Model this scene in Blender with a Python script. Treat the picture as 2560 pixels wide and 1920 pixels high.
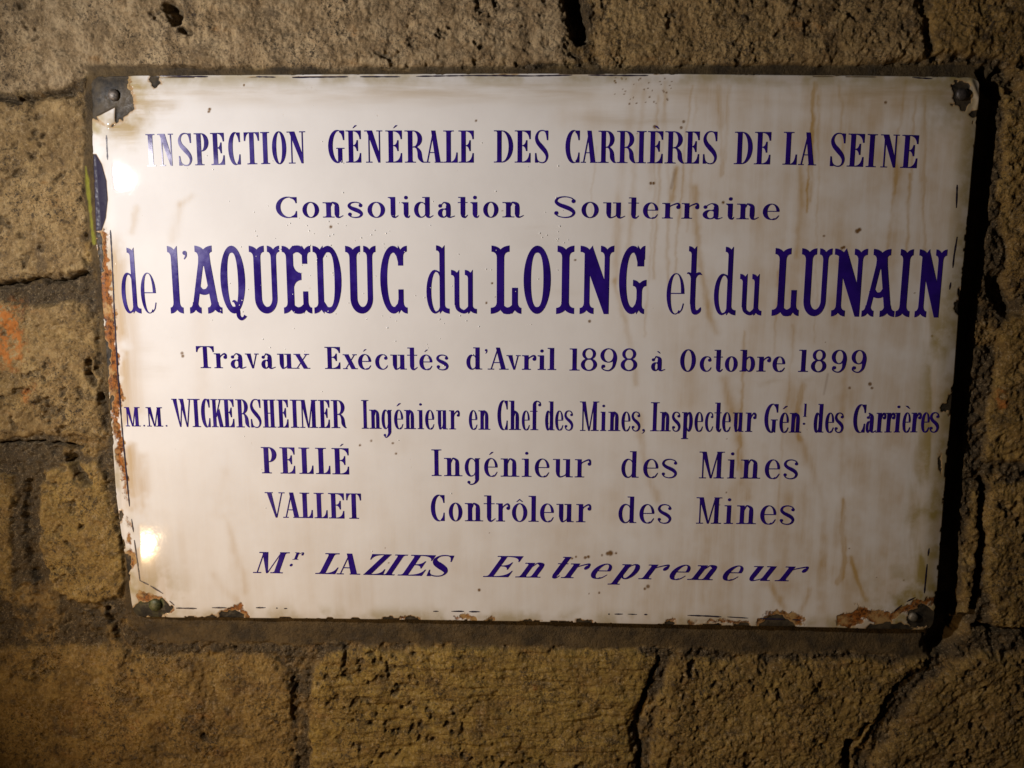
import bpy, bmesh, math, random
import numpy as np
from mathutils import Vector, Matrix
from mathutils.geometry import delaunay_2d_cdt

# ------------------------------------------------------------------ scene, camera, lamps
scene = bpy.context.scene
for o in list(bpy.data.objects):
    bpy.data.objects.remove(o)
COL = scene.collection

SW, SH = 0.700, 0.4557          # enamel plate, metres
BASE = 1.30                     # height of its lower edge above the passage floor
# sign frame: x right, y up, n out of the wall.  world = (x, -n, y + BASE)
def world(x, y, n):
    return (x, -n, y + BASE)

FOC = 1900.0                    # focal length in pixels of a 2560 px wide picture
CAM = np.array([0.34877, 0.30728, 0.62748])
ROT = np.array([[0.99976, -0.00724, 0.02088], [0.00401, 0.98858, 0.15062], [-0.02173, -0.1505, 0.98837]])

cam_data = bpy.data.cameras.new("camera")
cam_data.sensor_width = 36.0
cam_data.lens = FOC / 2560 * 36.0
cam_data.clip_start = 0.01
cam_data.clip_end = 100.0
cam = bpy.data.objects.new("camera", cam_data)
COL.objects.link(cam)
S2W = np.array([[1, 0, 0], [0, 0, -1], [0, 1, 0]], float)
Rw = S2W @ ROT
m4 = Matrix.Identity(4)
for i in range(3):
    for j in range(3):
        m4[i][j] = Rw[i, j]
m4.translation = Vector(world(*CAM))
cam.matrix_world = m4
scene.camera = cam

world_data = bpy.data.worlds.new("World")
scene.world = world_data
world_data.use_nodes = True
bgn = world_data.node_tree.nodes["Background"]
bgn.inputs[0].default_value = (1.0, 0.78, 0.55, 1)
bgn.inputs[1].default_value = 0.010

def lamp(name, pos, aim, power, color, radius, cone, blend):
    d = bpy.data.lights.new(name, 'SPOT')
    d.spot_size = math.radians(cone)
    d.spot_blend = blend
    d.energy = power
    d.color = color
    d.shadow_soft_size = radius
    o = bpy.data.objects.new(name, d)
    COL.objects.link(o)
    o.location = world(*pos)
    o.rotation_euler = (Vector(world(*aim)) - Vector(world(*pos))).to_track_quat('-Z', 'Y').to_euler()
    return o
lamp("passage_lamp", (-0.262, 0.435, 0.50), (0.30, 0.27, 0), 19, (1.0, 0.945, 0.925), 0.013, 96, 1.0)
lamp("passage_lamp", (-0.262, -0.122, 0.50), (0.36, 0.14, 0), 9.0, (1.0, 0.68, 0.36), 0.0026, 96, 1.0)

vs = scene.view_settings
vs.view_transform = 'Standard'
vs.look = 'None'
vs.gamma = 1.0
vs.exposure = 0.0
vs.use_curve_mapping = False

# ------------------------------------------------------------------ helpers
# The plate and the wall were surveyed on a 2560 x 1920 sheet; these turn sheet points into the sign frame and back.
def to_plane(u, v, n=0.0):
    d = np.stack([(np.asarray(u, float) - 1280) / FOC, -(np.asarray(v, float) - 960) / FOC, -np.ones_like(np.asarray(u, float))], -1) @ ROT.T
    t = (n - CAM[2]) / d[..., 2]
    return CAM[0] + t * d[..., 0], CAM[1] + t * d[..., 1]

def to_sheet(x, y, n=0.0):
    q = np.stack([np.asarray(x, float) - CAM[0], np.asarray(y, float) - CAM[1], np.zeros_like(np.asarray(x, float)) + n - CAM[2]], -1) @ ROT
    return 1280 + FOC * q[..., 0] / -q[..., 2], 960 - FOC * q[..., 1] / -q[..., 2]

def sstep(a, b, x):
    t = np.clip((x - a) / (b - a), 0, 1)
    return t * t * (3 - 2 * t)

def vnoise(x, y, seed):
    tab = np.random.default_rng(seed).random((256, 256)).astype(np.float32)
    xi = np.floor(x).astype(np.int64); yi = np.floor(y).astype(np.int64)
    fx = (x - xi).astype(np.float32); fy = (y - yi).astype(np.float32)
    fx = fx * fx * fx * (fx * (fx * 6 - 15) + 10); fy = fy * fy * fy * (fy * (fy * 6 - 15) + 10)
    a = tab[yi & 255, xi & 255]; b = tab[yi & 255, (xi + 1) & 255]
    c = tab[(yi + 1) & 255, xi & 255]; d = tab[(yi + 1) & 255, (xi + 1) & 255]
    return (a + (b - a) * fx) * (1 - fy) + (c + (d - c) * fx) * fy

def fbm(x, y, seed, oct=4, gain=0.5):
    s = 0; a = 1; tot = 0
    for k in range(oct):
        c, n = math.cos(0.6 * k), math.sin(0.6 * k)
        s = s + a * vnoise((x * c - y * n) * 2 ** k + 17.3 * k, (x * n + y * c) * 2 ** k + 9.1 * k, seed + k)
        tot += a; a *= gain
    return s / tot

def polydist(x, y, pts, closed=False):
    best = np.full(x.shape, 1e9, np.float32)
    n = len(pts)
    for i in range(n if closed else n - 1):
        (ax, ay), (bx, by) = pts[i], pts[(i + 1) % n]
        dx, dy = bx - ax, by - ay
        t = np.clip(((x - ax) * dx + (y - ay) * dy) / (dx * dx + dy * dy + 1e-9), 0, 1)
        np.minimum(best, np.hypot(x - ax - t * dx, y - ay - t * dy), out=best)
    return best

def inside(x, y, pts):
    r = np.zeros(x.shape, bool)
    n = len(pts)
    for i in range(n):
        (ax, ay), (bx, by) = pts[i], pts[(i + 1) % n]
        if ay == by: continue
        r ^= ((ay > y) != (by > y)) & (x < (bx - ax) * (y - ay) / (by - ay) + ax)
    return r

def sdist(x, y, pts):                 # positive inside
    d = polydist(x, y, pts, True)
    return np.where(inside(x, y, pts), d, -d)

def tag(o, label=None, cat=None, group=None, kind=None):
    if label: o['label'] = label
    if cat: o['category'] = cat
    if group: o['group'] = group
    if kind: o['kind'] = kind
    return o

def link_mesh(name, verts, faces, mat, parent=None, smooth=False):
    me = bpy.data.meshes.new(name)
    me.from_pydata([tuple(v) for v in verts], [], [tuple(f) for f in faces])
    me.materials.append(mat)
    if smooth:
        me.polygons.foreach_set('use_smooth', [True] * len(me.polygons))
    me.update()
    o = bpy.data.objects.new(name, me)
    COL.objects.link(o)
    if parent: o.parent = parent
    return o

def grid_mesh(name, X, Y, N, mat, parent=None, attrs=None, skirt=None, where=None):
    r, c = X.shape
    co = np.stack([X, -N, Y + BASE], -1).reshape(-1, 3).astype(np.float32)
    idx = np.arange(r * c).reshape(r, c)
    q = np.stack([idx[:-1, :-1], idx[:-1, 1:], idx[1:, 1:], idx[1:, :-1]], -1).reshape(-1, 4)
    if where is not None: q = q[where[:-1, :-1].ravel()]
    ring = np.concatenate([idx[0, :-1], idx[:-1, -1], idx[-1, :0:-1], idx[:0:-1, 0]])
    if skirt:                          # thickness: side walls and a back edge
        low = co[ring].copy(); low[:, 1] += skirt
        k = np.arange(len(ring)); kn = (k + 1) % len(ring); b = r * c
        co = np.concatenate([co, low])
        q = np.concatenate([q, np.stack([ring[kn], ring[k], b + k, b + kn], -1)])
    me = bpy.data.meshes.new(name)
    me.vertices.add(len(co)); me.vertices.foreach_set('co', co.ravel())
    me.loops.add(q.size); me.loops.foreach_set('vertex_index', q.ravel().astype(np.int32))
    me.polygons.add(len(q))
    me.polygons.foreach_set('loop_start', (np.arange(len(q)) * 4).astype(np.int32))
    me.polygons.foreach_set('use_smooth', np.ones(len(q), bool))
    me.update(calc_edges=True)
    for an, chans in (attrs or {}).items():
        at = me.attributes.new(an, 'FLOAT_COLOR', 'POINT')
        d = np.zeros((len(co), 4), np.float32)
        for i, ch in enumerate(chans):
            d[:r * c, i] = ch.ravel()
            if skirt: d[r * c:, i] = ch.ravel()[ring]
        at.data.foreach_set('color', d.ravel())
    if where is not None:
        bm = bmesh.new(); bm.from_mesh(me)
        bmesh.ops.delete(bm, geom=[v for v in bm.verts if not v.link_faces], context='VERTS')
        bm.to_mesh(me); bm.free()
    me.materials.append(mat)
    me.validate()
    o = bpy.data.objects.new(name, me)
    COL.objects.link(o)
    if parent: o.parent = parent
    return o

class NT:
    def __init__(self, name):
        self.m = bpy.data.materials.new(name); self.m.use_nodes = True
        self.t = self.m.node_tree; self.n = self.t.nodes
        self.b = self.n['Principled BSDF']
        self.tc = self.n.new('ShaderNodeTexCoord').outputs['Object']
    def link(self, a, b): self.t.links.new(a, b)
    def put(self, sock, v):
        if isinstance(v, bpy.types.NodeSocket): self.link(v, sock)
        elif v is not None:
            if isinstance(v, tuple) and len(v) == 3 and sock.type == 'RGBA': v = v + (1,)
            sock.default_value = v
    def noise(self, scale, detail=4, rough=0.55, stretch=None, dist=0.0, rot=None):
        n = self.n.new('ShaderNodeTexNoise')
        n.inputs['Scale'].default_value = scale; n.inputs['Detail'].default_value = detail
        n.inputs['Roughness'].default_value = rough; n.inputs['Distortion'].default_value = dist
        src = self.tc
        if stretch or rot:
            mp = self.n.new('ShaderNodeMapping'); self.link(src, mp.inputs[0])
            if stretch: mp.inputs['Scale'].default_value = stretch
            if rot: mp.inputs['Rotation'].default_value = rot
            src = mp.outputs[0]
        self.link(src, n.inputs['Vector'])
        return n.outputs['Fac']
    def voro(self, scale, feature='F1'):
        n = self.n.new('ShaderNodeTexVoronoi'); n.feature = feature
        n.inputs['Scale'].default_value = scale; self.link(self.tc, n.inputs['Vector'])
        return n.outputs['Distance']
    def ramp(self, v, a, b, lo=0.0, hi=1.0):
        n = self.n.new('ShaderNodeMapRange'); n.interpolation_type = 'SMOOTHSTEP'
        self.put(n.inputs['Value'], v)
        n.inputs['From Min'].default_value = a; n.inputs['From Max'].default_value = b
        n.inputs['To Min'].default_value = lo; n.inputs['To Max'].default_value = hi
        return n.outputs['Result']
    def math(self, op, a, b=None):
        n = self.n.new('ShaderNodeMath'); n.operation = op
        self.put(n.inputs[0], a)
        if b is not None: self.put(n.inputs[1], b)
        return n.outputs[0]
    def mix(self, f, a, b, mode='MIX'):
        n = self.n.new('ShaderNodeMix'); n.data_type = 'RGBA'; n.blend_type = mode
        self.put(n.inputs[0], f); self.put(n.inputs[6], a); self.put(n.inputs[7], b)
        return n.outputs[2]
    def attr(self, name):
        n = self.n.new('ShaderNodeAttribute'); n.attribute_name = name
        s = self.n.new('ShaderNodeSeparateColor'); self.link(n.outputs['Color'], s.inputs[0])
        return s.outputs[0], s.outputs[1], s.outputs[2], n.outputs['Alpha']
    def bump(self, h, strength, dist, prev=None):
        n = self.n.new('ShaderNodeBump'); n.inputs['Strength'].default_value = strength
        n.inputs['Distance'].default_value = dist
        self.link(h, n.inputs['Height'])
        if prev is not None: self.link(prev, n.inputs['Normal'])
        return n.outputs['Normal']
    def set(self, **k):
        for a, v in k.items(): self.put(self.b.inputs[a.replace('_', ' ')], v)

# ------------------------------------------------------------------ materials
def make_stone():
    t = NT('limestone')
    band, dirt_dark, red, yel = t.attr('marks')
    tone, grey, wet, ochre = t.attr('tones')
    n1 = t.noise(11, 6, 0.7); n2 = t.noise(48, 6, 0.72); n3 = t.noise(190, 5, 0.75); n4 = t.noise(620, 4, 0.75); n5 = t.noise(24, 5, .7, rot=(0, .6, 0), stretch=(1, 1, 2.4))
    n6 = t.noise(19, 5, .65)
    sp = t.ramp(n6, .40, .60, .25, 1.0)
    def part(v, a, b, k): return t.math('MULTIPLY', sp, t.ramp(v, a, b, 0, k))
    c = t.mix(t.ramp(n1, .38, .62), (.172, .096, .020), (.335, .205, .056))
    c = t.mix(t.ramp(n2, .47, .68), c, (.42, .272, .084))
    c = t.mix(t.ramp(n2, .48, .32), c, (.078, .044, .012))
    c = t.mix(t.math('MULTIPLY', grey, t.ramp(n1, .28, .55, .35, 1)), c, t.mix(t.ramp(n2, .38, .62), (.250, .180, .100), (.48, .385, .255)))
    c = t.mix(t.math('MULTIPLY', ochre, t.ramp(n2, .3, .6, .3, 1)), c, t.mix(t.ramp(n5, .38, .62), (.205, .128, .018), (.365, .250, .042)))
    c = t.mix(t.ramp(n5, .55, .68, 0, .70), c, (.075, .048, .020))
    c = t.mix(t.ramp(n5, .42, .28, 0, .45), c, (.37, .180, .042))
    c = t.mix(t.math('MULTIPLY', dirt_dark, t.ramp(n3, .3, .6, .75, 1)), c, t.mix(t.ramp(n3, .4, .62), (.022, .015, .006), (.125, .080, .027)))
    c = t.mix(part(n3, .52, .64, .95), c, (.036, .023, .011))
    c = t.mix(t.ramp(n3, .46, .32, 0, .5), c, (.47, .36, .21))
    c = t.mix(part(n4, .53, .63, .95), c, (.022, .014, .008))
    c = t.mix(t.ramp(n4, .43, .35, 0, .45), c, (.54, .43, .27))
    c = t.mix(1.0, c, t.mix(tone, (.45, .45, .45), (1.14, 1.10, 1.02)), 'MULTIPLY')
    c = t.mix(t.math('MULTIPLY', band, .92), c, t.mix(t.ramp(n2, .35, .65), (.034, .022, .008), (.092, .058, .020)))
    c = t.mix(t.ramp(t.math('MULTIPLY', red, t.ramp(n3, .35, .6, .2, 1.3)), .15, .7, 0, .85), c, (.46, .15, .02))
    c = t.mix(yel, c, (.30, .30, .02))
    rough = t.math('SUBTRACT', .82, t.math('MULTIPLY', wet, t.ramp(n4, .46, .58, .25, .72)))
    h = t.math('ADD', t.math('MULTIPLY', n3, .9), t.math('MULTIPLY', n4, .32))
    t.set(Base_Color=c, Roughness=rough, Normal=t.bump(h, 1.0, .0028))
    t.b.inputs['Specular IOR Level'].default_value = .45
    return t.m

def make_enamel():
    t = NT('white_enamel')
    chip, rust, stain_tan, dirt_dark = t.attr('wear')
    brown, grime, speck, line = t.attr('wear_two')
    n1 = t.noise(14, 5, .6); n2 = t.noise(70, 5, .65); n3 = t.noise(320, 4, .7)
    nv = t.noise(10, 6, .62, stretch=(7, 1, .55)); nh = t.noise(10, 6, .62, stretch=(.7, 1, 7))
    c = t.mix(t.ramp(n1, .3, .7), (.735, .722, .712), (.79, .78, .772))
    c = t.mix(t.math('MULTIPLY', stain_tan, t.ramp(nv, .30, .68, .40, 1.0)), c, (.46, .305, .125))
    c = t.mix(t.math('MULTIPLY', dirt_dark, t.ramp(nh, .32, .66, .0, 1.1)), c, (.44, .34, .205))
    c = t.mix(t.math('MULTIPLY', brown, t.ramp(n2, .2, .6, .7, 1.0)), c, (.17, .09, .03))
    c = t.mix(t.math('MULTIPLY', grime, t.ramp(n2, .3, .6, .5, 1.0)), c, (.34, .26, .09))
    c = t.mix(t.ramp(n3, .735, .76, 0, .5), c, (.12, .08, .05))
    rn = t.math('ADD', rust, t.math('MULTIPLY', t.math('SUBTRACT', n2, .5), 1.5))
    rf = t.ramp(rn, .32, .52)
    rcol = t.mix(t.ramp(n3, .35, .62), (.055, .020, .008), (.30, .105, .018))
    rcol = t.mix(t.ramp(n2, .48, .66), rcol, (.40, .25, .10))
    c = t.mix(rf, c, rcol)
    cn = t.math('ADD', chip, t.math('MULTIPLY', t.math('SUBTRACT', n2, .5), .35))
    cf = t.ramp(cn, .44, .54)
    halo = t.math('MULTIPLY', t.ramp(cn, .16, .46), .75)
    c = t.mix(halo, c, (.40, .25, .11))
    ccol = t.mix(t.ramp(n2, .35, .65), (.012, .011, .010), (.075, .058, .036))
    ccol = t.mix(speck, ccol, (.020, .016, .040))
    ccol = t.mix(t.math('MULTIPLY', line, t.ramp(n2, .42, .6)), ccol, (.055, .065, .018))
    c = t.mix(cf, c, ccol)
    bad = t.math('MAXIMUM', rf, cf)
    r = t.math('ADD', t.ramp(n1, .3, .7, .018, .042), t.math('MULTIPLY', t.math('MAXIMUM', stain_tan, dirt_dark), .10))
    r = t.mix(bad, r, t.ramp(n3, .3, .7, .35, .75))
    h = t.math('SUBTRACT', t.math('MULTIPLY', n3, t.math('ADD', t.math('MULTIPLY', bad, .35), .010)), t.math('MULTIPLY', bad, .6))
    t.set(Base_Color=c, Roughness=r, Normal=t.bump(h, .6, .0012, t.bump(n1, .05, .004)))
    t.b.inputs['Specular IOR Level'].default_value = .32
    return t.m

def make_ink():
    t = NT('blue_enamel')
    n1 = t.noise(60, 4, .6); n3 = t.noise(500, 3, .7)
    c = t.mix(t.ramp(n1, .35, .65), (.017, .005, .145), (.025, .007, .205))
    c = t.mix(t.ramp(n3, .60, .75, 0, .5), c, (.02, .012, .05))
    t.set(Base_Color=c, Roughness=t.ramp(n1, .3, .7, .14, .26), Normal=t.bump(n3, .06, .0003))
    return t.m

def make_plain(name, col, col2, rough, metal=0.0, scale=300):
    t = NT(name)
    n = t.noise(scale, 5, .65)
    t.set(Base_Color=t.mix(t.ramp(n, .35, .65), col, col2), Roughness=rough, Metallic=metal, Normal=t.bump(n, .5, .0006))
    return t.m

def make_water():
    t = NT('white_glint_drop')
    t.set(Base_Color=(.86, .86, .85), Roughness=.18)  # opaque white stands in for the glints on the drops
    t.b.inputs['Specular IOR Level'].default_value = .9
    return t.m

M_STONE, M_ENAMEL, M_INK, M_WATER = make_stone(), make_enamel(), make_ink(), make_water()
M_LINE = make_plain('dark_blue_line', (.018, .014, .03), (.04, .03, .05), .35)
M_IRON = make_plain('grey_iron', (.06, .055, .05), (.17, .14, .115), .45, .3)
M_VERD = make_plain('corroded_iron', (.035, .04, .015), (.12, .12, .045), .5, .1)
M_DARK = make_plain('dark_iron', (.02, .018, .016), (.06, .05, .045), .5, .3)
M_PALE = make_plain('dull_zinc', (.08, .07, .05), (.19, .165, .125), .5, .2)

# ------------------------------------------------------------------ stone wall
STONES = [  # outlines on the half-scale survey (2212 wide): points, height offset, tone, grey, ochre, tooling
    ([(-1600, -1300), (1224, -1300), (1219, 20), (1228, 90), (1243, 138), (1100, 148), (195, 158), (150, 188), (0, 208), (-1600, 216)], 1.0, .62, .75, .0, 'pit'),
    ([(1290, -1300), (1984, -1300), (1992, 60), (1998, 125), (1900, 146), (1295, 148), (1281, 108), (1287, 0)], 1.0, .55, .35, .15, 'pit'),
    ([(1998, -1300), (3800, -1300), (3800, 122), (2165, 130), (2110, 120), (2008, 124)], .8, .42, .0, .2, 'pit'),
    ([(2168, 142), (3800, 142), (3800, 590), (2172, 598), (2158, 400)], .9, .55, .0, .25, 'pit'),
    ([(-1600, 228), (0, 224), (150, 207), (184, 197), (186, 592), (100, 604), (0, 611), (-1600, 625)], 1.0, .60, .35, .1, 'diag'),
    ([(-1600, 668), (0, 655), (60, 662), (196, 648), (212, 750), (218, 948), (100, 944), (0, 948), (-1600, 952)], .95, .62, .3, .2, 'diag'),
    ([(-1600, 992), (28, 1015), (24, 1290), (-1600, 1312)], .8, .5, .1, .4, 'pit'),
    ([(86, 1014), (205, 992), (232, 1005), (268, 1265), (258, 1288), (205, 1308), (140, 1302), (104, 1270), (82, 1180)], .95, .62, .1, .5, 'diag'),
    ([(-1600, 1402), (0, 1392), (120, 1387), (230, 1402), (330, 1414), (590, 1410), (628, 1440), (638, 1700), (640, 3000), (-1600, 3000)], 1.05, .50, .0, .25, 'pit'),
    ([(668, 1440), (720, 1404), (900, 1398), (1378, 1402), (1422, 1417), (1393, 1500), (1372, 1540), (1366, 1700), (1358, 3000), (656, 3000)], 1.05, .66, .0, .75, 'tool'),
    ([(1444, 1422), (1900, 1422), (2018, 1428), (1958, 1470), (1842, 1640), (1796, 3000), (1400, 3000), (1398, 1650), (1410, 1540)], 1.0, .58, .0, .45, 'pit'),
    ([(2045, 1442), (2130, 1404), (3800, 1392), (3800, 3000), (1848, 3000), (1876, 1650), (1985, 1490)], 1.0, .50, .0, .3, 'diag'),
    ([(2168, 690), (2230, 650), (3800, 650), (3800, 992), (2200, 1002), (2126, 996), (2134, 900), (2152, 760)], .9, .60, .0, .3, 'diag'),
    ([(2092, 1050), (2120, 1060), (2106, 1335), (2086, 1360), (2072, 1290)], .35, .45, .0, .3, 'pit'),
    ([(2142, 1038), (2250, 1032), (3800, 1027), (3800, 1360), (2180, 1362), (2137, 1350), (2127, 1200)], .95, .58, .0, .35, 'diag'),
]
PLATE_PX = [(226, 192), (2452, 195), (2332, 1573), (336, 1541)]

def axis(lo, hi, a, b, step, coarse):
    return np.concatenate([np.arange(lo, a, coarse), np.arange(a, b, step), np.arange(b, hi + coarse, coarse)])

def build_wall():
    xs = axis(-0.66, 1.40, -0.125, 0.845, 0.00078, 0.005)
    ys = axis(-0.72, 1.02, -0.195, 0.535, 0.00078, 0.005)
    X, Y = np.meshgrid(xs, ys)
    X = X.astype(np.float32); Y = Y.astype(np.float32)
    U, V = to_sheet(X, Y)
    U = (U / 1.1573).astype(np.float32); V = (V / 1.1573).astype(np.float32)
    # ragged stone edges
    wu = U + (fbm(U / 60, V / 60, 3, 4, .6) - .5) * 34 + (fbm(U / 13, V / 13, 5, 2) - .5) * 9
    wv = V + (fbm(U / 60, V / 60, 11, 4, .6) - .5) * 30 + (fbm(U / 13, V / 13, 15, 2) - .5) * 9
    med = fbm(X / .022, Y / .022, 21, 5, .58) - .5
    big = fbm(X / .09, Y / .09, 31, 3) - .5
    fine = fbm(X / .0048, Y / .0048, 41, 4, .70) - .5
    pits = fbm(X / .0075, Y / .0075, 51, 3, .6)
    pitm = sstep(.50, .64, fbm(X / .05, Y / .05, 57, 3))
    ca, sa = math.cos(math.radians(38)), math.sin(math.radians(38))
    diag = fbm((X * ca + Y * sa) / .026, (-X * sa + Y * ca) / .0042, 61, 4, .6) - .5
    tool = fbm(X / .030, (Y + .004 * (big)) / .0042, 71, 3, .6) - .5
    H = np.full(X.shape, -.0026, np.float32)
    joint = np.ones(X.shape, np.float32)
    tone = np.full(X.shape, .42, np.float32); grey = np.zeros_like(tone); ochre = np.zeros_like(tone)
    for k, (pts, off, tn, gr, oc, kind) in enumerate(STONES):
        d = sdist(wu, wv, pts)
        e = sstep(-5, 9, d)
        rise = (.0030 * off + .0006) * (1 - np.exp(-np.clip(d, 0, None) / 9.0))
        rel = med * .0062 + big * .006 + fine * .0022
        rel = rel - sstep(.58, .74, pits) * (.0022 * pitm + .0008)
        rel = rel + {'pit': fine * .0018, 'diag': diag * .0020 + fine * .0010, 'tool': tool * .0042}[kind]
        cxk = random.Random(k).uniform(-1, 1); cyk = random.Random(k + 50).uniform(-1, 1)
        h = rise - .0015 + rel
        H = H * (1 - e) + h * e
        joint = joint * (1 - sstep(-3, 9, d))
        tone = tone * (1 - e) + tn * e; grey = grey * (1 - e) + gr * e; ochre = ochre * (1 - e) + oc * e
    # rough mortar in the joints
    H += joint * ((fbm(X / .008, Y / .008, 81, 5, .66) - .5) * .0105)
    # cement bed round the plate
    tl, tr, br, bl = [(a / 1.1573, b / 1.1573) for a, b in PLATE_PX]
    bed = [(tl[0] - 14, tl[1] - 28), (700, tl[1] - 20), (1400, tr[1] - 26), (tr[0] + 22, tr[1] - 34), (tr[0] + 50, tr[1] + 10), (br[0] + 60, 1040),
           (br[0] + 62, br[1] + 30), (br[0] + 12, br[1] + 62), (1400, 1405), (900, 1396), (bl[0] + 40, bl[1] + 58), (bl[0] - 20, bl[1] + 20), (bl[0] - 34, 1080), (tl[0] - 20, 400)]
    su = U + (fbm(U / 40, V / 40, 91, 4) - .5) * 18; sv = V + (fbm(U / 40, V / 40, 95, 4) - .5) * 18
    db = sdist(su, sv, bed)
    fb = sstep(-3, 7, db)
    smoothbed = -.0022 + (fbm(X / .03, Y / .03, 101, 4) - .5) * .0028 + fine * .0006
    right = sstep(-4, 10, U - (tr[0] + (br[0] - tr[0]) * (V - tr[1]) / (br[1] - tr[1])))
    smoothbed = smoothbed - right * sstep(120, 190, V) * .0080 * sstep(1460, 1400, V)  # bed sunk here to deepen the shadow beside the plate
    H = H * (1 - fb) + smoothbed * fb
    # deep holes and cracks, some dug to imitate shade: centre line, half width, depth
    holes = [([(1232, -60), (1246, 30), (1252, 80)], 24, .016), ([(1392, 1490), (1380, 1560), (1380, 1680)], 8, .006), ([(1420, 1425), (1392, 1500)], 4, .003),
             ([(2062, 1320), (2052, 1365), (2034, 1395)], 34, .012), ([(1962, 1468), (1920, 1520), (1850, 1590), (1818, 1640)], 6, .006), ([(1830, 1600), (1822, 1720)], 10, .006),  # first hollow is added to keep the bed's lower right corner dark
             ([(2126, 1040), (2122, 1180), (2116, 1260), (2108, 1330), (2080, 1370)], 10, .016), ([(2160, 610), (2185, 660)], 22, .012),
             ([(368, 12), (378, 34)], 18, .014), ([(396, 60), (406, 68)], 9, .006), ([(-20, 220), (60, 212), (150, 196)], 4, .006),
             ([(-40, 620), (90, 612), (180, 600)], 5, .007), ([(0, 956), (100, 962), (190, 972)], 4, .006), ([(58, 1040), (56, 1130), (76, 1240)], 12, .005),
             ([(150, 1000), (190, 1040)], 14, .008), ([(196, 780), (200, 830)], 8, .006), ([(2115, 1360), (2300, 1366)], 8, .010),
             ([(2190, 195), (2180, 160), (2165, 150)], 14, .008), ([(2120, 150), (2170, 205)], 12, .008),  # hollows put in for the shadow of the plate's corner
             ([(742, 1412), (735, 1445)], 6, .004), ([(240, 1320), (250, 1390)], 10, .005)]
    hol = np.zeros_like(H)
    for pts, hw, dep in holes:
        d = polydist(wu, wv, pts)
        f = 1 - sstep(hw * .35, hw * 1.25, d)
        H -= f * dep
        hol = np.maximum(hol, f)
    # keep the cement clear of the plate
    dp = sdist(U, V, [tl, tr, br, bl])
    H = np.where(dp > 3, np.minimum(H, -.001), H)
    dirt_dark = np.clip(np.maximum(joint * (1 - fb) * sstep(.25, .5, fbm(X / .02, Y / .02, 111, 4)) , hol * .85), 0, 1)  # joint dirt; holes take the same dark colour, added hollows too
    dirt_dark = np.maximum(dirt_dark, .75 * sstep(.58, .74, pits) * pitm * (1 - fb))  # pits coloured darker than the stone face
    n = fbm(U / 26, V / 26, 121, 4)
    red = np.exp(-(((U - 18) / 42) ** 2 + ((V - 720) / 70) ** 2)) + .8 * np.exp(-(((U - 70) / 24) ** 2 + ((V - 850) / 36) ** 2)) * .6
    red = np.maximum(red, .85 * np.exp(-(((U - 2162) / 14) ** 2 + ((V - 862) / 26) ** 2)))
    red = np.maximum(red, .42 * np.exp(-(((U - 1158) / 18) ** 2 + ((V - 1485) / 18) ** 2)))
    red = np.maximum(red, .20 * np.exp(-(((U - 240) / 260) ** 2 + ((V - 1560) / 130) ** 2)))
    red = np.clip(red * (n * 1.7), 0, 1)
    yl = polydist(U, V, [(183, 360), (187, 410), (193, 470), (199, 525)])
    yel = (1 - sstep(2.0, 5.5, yl + (n - .5) * 9)) * .7
    wet = np.exp(-(((U - 250) / 240) ** 2 + ((V - 1510) / 160) ** 2)) * sstep(.42, .6, fbm(X / .012, Y / .012, 131, 3))
    wet = np.clip(wet * 1.5 + .10 + .25 * sstep(.55, .7, fbm(X / .03, Y / .03, 141, 3)), 0, 1)
    at = {'marks': (fb, dirt_dark, red, yel), 'tones': (tone, grey, wet, ochre)}
    o = grid_mesh('stone_wall', X, Y, H, M_STONE, None, at, where=fb < .5)
    grid_mesh('mortar_bed', X, Y, H, M_STONE, o, at, where=fb >= .5)['label'] = 'smooth dark cement bed framing the enamel sign'
    tag(o, 'rough brown limestone block wall with dark joints behind the white enamel sign', 'wall')
    return o
build_wall()

# ------------------------------------------------------------------ enamel sign: plate
sign = bpy.data.objects.new('enamel_sign', None)
sign.location = world(SW / 2, 0, 0)
COL.objects.link(sign)
tag(sign, 'rusty white enamel plaque with dark blue French lettering fixed to the stone wall', 'sign')
INV = Matrix.Translation(-sign.location)
def adopt(o, parent=sign):
    o.parent = parent
    o.matrix_parent_inverse = INV
    return o

EDGE_L = [(226, 192), (229, 240), (231, 320), (234, 440), (240, 600), (252, 700), (266, 900), (280, 1080), (291, 1240), (306, 1350), (320, 1440), (336, 1541)]
EDGE_R = [(2452, 195), (2447, 240), (2432, 400), (2411, 640), (2397, 780), (2384, 960), (2370, 1120), (2357, 1280), (2346, 1430), (2332, 1573)]
EDGE_T = [(226, 192), (400, 189), (860, 186), (1300, 184), (1700, 185), (2100, 189), (2452, 195)]
EDGE_B = [(336, 1541), (500, 1544), (860, 1547), (1280, 1553), (1700, 1562), (2090, 1569), (2332, 1573)]

def edge_curve(pts, t):
    p = np.array([on_plate(*q) for q in pts])
    s = np.concatenate([[0], np.cumsum(np.hypot(*np.diff(p, axis=0).T))]); s /= s[-1]
    return np.interp(t, s, p[:, 0]), np.interp(t, s, p[:, 1])

def relief(x, y):
    """height of the enamel surface above the wall plane"""
    u = np.clip(x / SW, 0, 1); v = np.clip(y / SH, 0, 1)
    dome = .0042 * (1 - (2 * u - 1) ** 2) * (1 - (2 * v - 1) ** 2)
    roll = lambda d, w, k: -k * (1 - np.clip(d / w, 0, 1)) ** 2
    z = .0068 + .0035 * u + dome
    z = z + roll(x, .016, .0032) + roll(SW - x, .022, .0034) + roll(y, .014, .0026) + roll(SH - y, .016, .0030)
    for cx, cy, r, k in ((.016, .440, .020, .0022), (.687, .440, .020, .0028), (.014, .010, .024, .0022), (.684, .012, .022, .0022)):
        z = z - k * np.exp(-((x - cx) ** 2 + (y - cy) ** 2) / r ** 2)
    return z

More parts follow.
